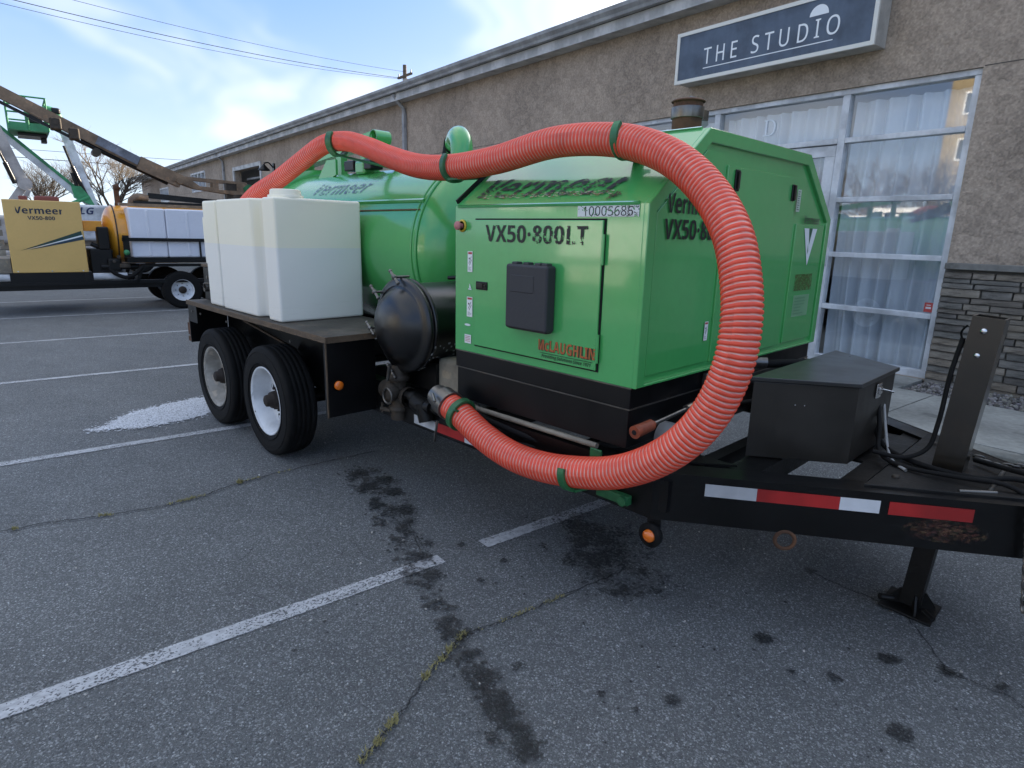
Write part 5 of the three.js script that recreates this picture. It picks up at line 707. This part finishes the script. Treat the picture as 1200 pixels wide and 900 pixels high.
{ // articulated lift with the green basket
  const t = thing('boom_lift', 'white and green boom lift with a raised green basket', 'boom lift', lotPoint(-25, 0, 5.4), BY), P = (o, y, x = 0) => V(x, y, o - 5.4);
  liftBase(t, M.liftWhite);
  const b = grp('turntable', t); obj('body', [rspan(-0.9, 0.9, 1.02, 2.12, -1.4, 1.0, 0.1)], M.liftWhite, b);
  sticker('lettering', b, 0.8, 0.3, V(0.906, 1.93, 0.26), [0, Math.PI / 2, 0], (x, w, h) => text(x, 'JLG', w / 2, h / 2, 0.29, 'italic bold # sans-serif', '#1b2b55', 1.1), 256);
  obj('tower_arm', [bar(P(5.3, 2.1), P(5.92, 4.72), 0.2, 0.24)], M.liftWhite, t);
  obj('tower_cylinder', [rod(P(5.45, 2.35, 0.1), P(5.75, 3.3, 0.1), 0.06), rod(P(5.75, 3.3, 0.1), P(5.9, 3.9, 0.1), 0.035), rod(P(5.62, 2.35, 0.1), P(5.78, 3.1, 0.1), 0.05)], M.black, t);
  obj('lower_boom', [bar(P(5.3, 2.1, -0.05), P(8.4, 5.15, -0.05), 0.2, 0.24)], M.liftWhite, t);
  obj('boom_stripe', [bar(P(5.35, 2.28, 0.06), P(8.4, 5.28, 0.06), 0.03, 0.09)], M.liftGreen, t);
  obj('knuckle', [prism([[-0.25, 2.05], [0.3, 2.35], [0.35, 2.7], [0.1, 2.7], [-0.1, 2.4]], 0.4).applyMatrix4(TOX).translate(0.2, 0, 0.1), rod(P(6.0, 2.1, 0.2), P(5.4, 2.4, 0.2), 0.06)], M.liftGreen, t);
  obj('jib', [tube([P(5.9, 4.65), P(6.0, 4.85), P(6.25, 4.9), P(6.3, 4.6)], 0.13, 16, 10)], M.liftGreen, t);
  obj('jib_cover', [rspan(-0.14, 0.14, 4.78, 5.0, 0.45, 0.72, 0.08)], M.black, t);
  const k = grp('basket', t), o0 = 6.25, o1 = 7.2, y0 = 4.18, y1 = 5.1, x0 = -0.9, x1 = 0.9, g = [];
  for (const x of [x0, x1]) for (const y of [4.65, y1]) g.push(rod(P(o0, y, x), P(o1, y, x), 0.024, 0.024, 8)); for (const o of [o0, o1]) for (const y of [4.65, y1]) g.push(rod(P(o, y, x0), P(o, y, x1), 0.024, 0.024, 8));
  for (const x of [x0, 0, x1]) for (const o of [o0, (o0 + o1) / 2, o1]) g.push(rod(P(o, y0, x), P(o, y1, x), 0.022, 0.022, 8));
  obj('rails', g, M.liftGreen, k); obj('floor', [span(x0, x1, y0 - 0.02, y0 + 0.2, o0 - 5.4, o1 - 5.4)], M.liftGreen, k); obj('control_box', [rspan(-0.3, 0.4, 4.45, 4.8, 0.95, 1.3, 0.03)], M.black, k); obj('underframe', [span(-0.5, 0.5, y0 - 0.12, y0 - 0.03, 0.9, 1.6), rspan(-0.2, 0.2, y0 - 0.25, y0 - 0.03, 0.9, 1.05, 0.02)], M.black, k);
}
{ // grey articulated lift beside it
  const t = thing('boom_lift', 'grey folding boom lift behind the tan trailer', 'boom lift', lotPoint(-21, 0, 7.3), BY), P = (o, y, x = 0) => V(x, y, o - 7.3);
  liftBase(t, M.liftGrey);
  obj('turntable', [rspan(-0.8, 0.8, 1.02, 1.7, -1.1, 1.0, 0.1)], M.liftGrey, t);
  obj('upper_arm', [bar(P(7.1, 2.45), P(7.75, 4.6), 0.2, 0.26)], M.liftGrey, t);
  obj('lower_arm', [bar(P(7.08, 2.5), P(7.5, 1.9), 0.18, 0.18), bar(P(7.02, 2.35, 0.15), P(7.25, 1.9, 0.15), 0.08, 0.1)], M.liftGrey, t);
  obj('knuckle', [rod(P(7.08, 2.5, -0.16), P(7.08, 2.5, 0.16), 0.16)], M.liftGrey, t);
  obj('cylinder', [rod(P(7.28, 2.5, 0.14), P(7.42, 3.0, 0.14), 0.055), rod(P(7.42, 3.0, 0.14), P(7.6, 3.6, 0.14), 0.03)], M.black, t);
  obj('jib', [bar(P(7.75, 4.6), P(9.6, 5.4), 0.16, 0.2), rod(P(7.75, 4.6, -0.15), P(7.75, 4.6, 0.15), 0.14)], M.liftGrey, t);
}
// bare tree: tapered limbs that fork down to twigs
M.bark = std(C3(0.28, 0.24, 0.2), 0.95, { map: dirtyMap });
function bareTree(label, pos, h, n0, group, depth = 5) {
  const t = thing('bare_tree', label, 'tree', pos, rnd() * 6, group), trunk = [], crown = [];
  const grow = (a, dir, L, r, d) => { const b = a.clone().addScaledVector(dir, L); (d >= depth - 1 ? trunk : crown).push(rod(a, b, r, r * 0.68, d > 2 ? 6 : 3)); if (d <= 0) return; const k = d > 2 ? n0 : 3; for (let i = 0; i < k; i++) { const nd = dir.clone().add(V(rr(-0.9, 0.9), rr(-0.2, 0.5), rr(-0.9, 0.9))).normalize(); grow(b.clone().addScaledVector(dir, -L * (i ? rr(0, 0.5) : 0)), nd, L * rr(0.6, 0.84), r * rr(0.5, 0.62), d - 1); } };
  grow(V(0, -0.05, 0), V(rr(-0.06, 0.06), 1, rr(-0.06, 0.06)).normalize(), h * 0.25, h * 0.019, depth);
  obj('trunk', trunk, M.bark, t); obj('crown', crown, M.bark, t); return t;
}
bareTree('broad leafless tree beyond the lifts past the end of the lot', lotPoint(-47, 0, 2.4), 8.2, 4, null, 6);
bareTree('slim leafless tree behind the green basket lift', lotPoint(-50, 0, 6.2), 7.4, 4, null, 6);
// power pole and lines behind the building
{
  const base = lotPoint(-38.5, 0, -13.6), p = thing('utility_pole', 'wooden utility pole behind the building roof', 'pole', base, BY);
  obj('mast', rod(V(0, 0, 0), V(0, 11.9, 0), 0.17, 0.12, 12), M.bark, p); obj('crossarm', [span(-0.9, 0.9, 11.2, 11.32, -0.06, 0.06)], M.bark, p); obj('insulator', [-0.8, 0.8].map((x) => rod(V(x, 11.32, 0), V(x, 11.5, 0), 0.05, 0.03, 8)), M.greyPipe, p); obj('transformer', rod(V(0.3, 10.3, 0.1), V(0.3, 11.0, 0.1), 0.2, 0.2, 14), M.liftGrey, p);
  const wire = (a, b, sag, r, label, group) => { const pts = []; for (let i = 0; i <= 14; i++) { const q = i / 14; pts.push(a.clone().lerp(b, q).setY(mixn(a.y, b.y, q) - sag * 4 * q * (1 - q))); } tag(obj('power_line', tube(pts, r, 40, 5), M.rubber), label, 'wire', group); };
  wire(lotPoint(-38.5, 11.5, -13.6), lotPoint(-29.5, 10.2, 14), 0.5, 0.009, 'upper power line running to the utility pole', 'power lines at the pole');
  wire(lotPoint(-38.5, 11.1, -13.6), lotPoint(-29.5, 9.6, 14), 0.5, 0.014, 'thick lower power line running to the utility pole', 'power lines at the pole');
  wire(lotPoint(-38.5, 11.05, -13.5), lotPoint(-29.7, 9.5, 14), 0.62, 0.009, 'thin lower power line running to the utility pole', 'power lines at the pole');
  wire(lotPoint(-58, 6.9, -12), lotPoint(-60, 6.7, 14), 0.1, 0.016, 'upper distant cable behind the lifts', 'distant cables');
  wire(lotPoint(-58, 6.1, -12), lotPoint(-60, 6.2, 14), 0.1, 0.026, 'lower distant cable behind the lifts', 'distant cables');
}
// ---------------------------------------------------------------- the sunlit far side of the lot, which the glass and paint mirror
for (const [s, o, h] of [[-7, 34, 8.2], [-10.5, 33, 8.5], [-14, 35, 9.2], [-17, 32.5, 8.4], [-21, 34, 8.6], [-26, 36, 9]]) bareTree('leafless tree in the row facing the shop windows', lotPoint(s, 0, o), h, 4, 'trees across the lot', 6);
{
  const b = thing('facing_building', 'pale yellow building across the lot behind the trees', 'building', lotPoint(-10.7, 0, 50), BY);
  const w = M.facing = std(C3(0.42, 0.36, 0.25), 0.85, { map: stuccoMap, bumpMap: stuccoBump, bumpScale: 0.01 });
  obj('wall', span(-9, 6, 0, 14, 0, 10), w, b); obj('roof', span(-9.5, 6.5, 14.003, 14.4, -0.6, 10.5), M.roofing, b);
  for (let r = 0; r < 4; r++) for (let k = 0; k < 5; k++) { const x = -8 + k * 2.9, y = 1.2 + r * 3.3; const g = grp('window', b); obj('frame', [span(x, x + 1.6, y, y + 0.1, -0.06, 0.02), span(x, x + 1.6, y + 1.5, y + 1.6, -0.06, 0.02), span(x, x + 0.1, y + 0.1, y + 1.5, -0.06, 0.02), span(x + 1.5, x + 1.6, y + 0.1, y + 1.5, -0.06, 0.02)], M.whitePaint, g); obj('pane', span(x + 0.1, x + 1.5, y + 0.1, y + 1.5, -0.03, 0.02), phys(C3(0.04, 0.05, 0.06), 0.05), g); }
}
{ // a stowed lift parked across the lot, its boom level
  const t = thing('boom_lift', 'white boom lift with a level green striped boom across the lot', 'boom lift', lotPoint(-8, 0, 17), BY);
  liftBase(t, M.liftGreen); obj('turntable', [rspan(-1.4, 1.2, 1.02, 1.9, -0.9, 0.9, 0.1)], M.liftWhite, t); obj('boom', [bar(V(-4, 2.35, 0), V(3.2, 2.2, 0), 0.3, 0.36)], M.liftWhite, t); obj('boom_stripe', [bar(V(-4, 2.12, -0.16), V(3.2, 1.98, -0.16), 0.04, 0.1)], M.liftGreen, t); obj('engine_cover', [rspan(-2.2, -0.2, 2.3, 2.75, -0.7, 0.7, 0.15)], M.liftWhite, t);
}
{ // loose grit on the asphalt
  const n = 260, st = new THREE.InstancedMesh(new THREE.DodecahedronGeometry(1, 0), std(C3(0.5, 0.48, 0.45), 0.9), n), m = new THREE.Matrix4(), q = new THREE.Quaternion();
  for (let k = 0; k < n; k++) { const r = rr(0.002, 0.006); q.setFromEuler(new THREE.Euler(rnd() * 6, rnd() * 6, rnd() * 6)); m.compose(V(rr(-5, 1.6), 0.009 + r * 0.4, rr(-0.5, 2.9)), q, V(r, r * 0.7, r * rr(0.7, 1.3))); st.setMatrixAt(k, m); const t = rr(0.3, 1.2); st.setColorAt(k, C3(t, t * 0.97, t * 0.92)); }
  st.name = 'loose_grit'; st.castShadow = st.receiveShadow = true; scene.add(st); tag(st, 'scattered loose grit on the asphalt', 'grit', null, 'stuff');
}
scene.traverse((o) => { if (o.isMesh) { o.receiveShadow = true; } });
renderer.render(scene, camera);
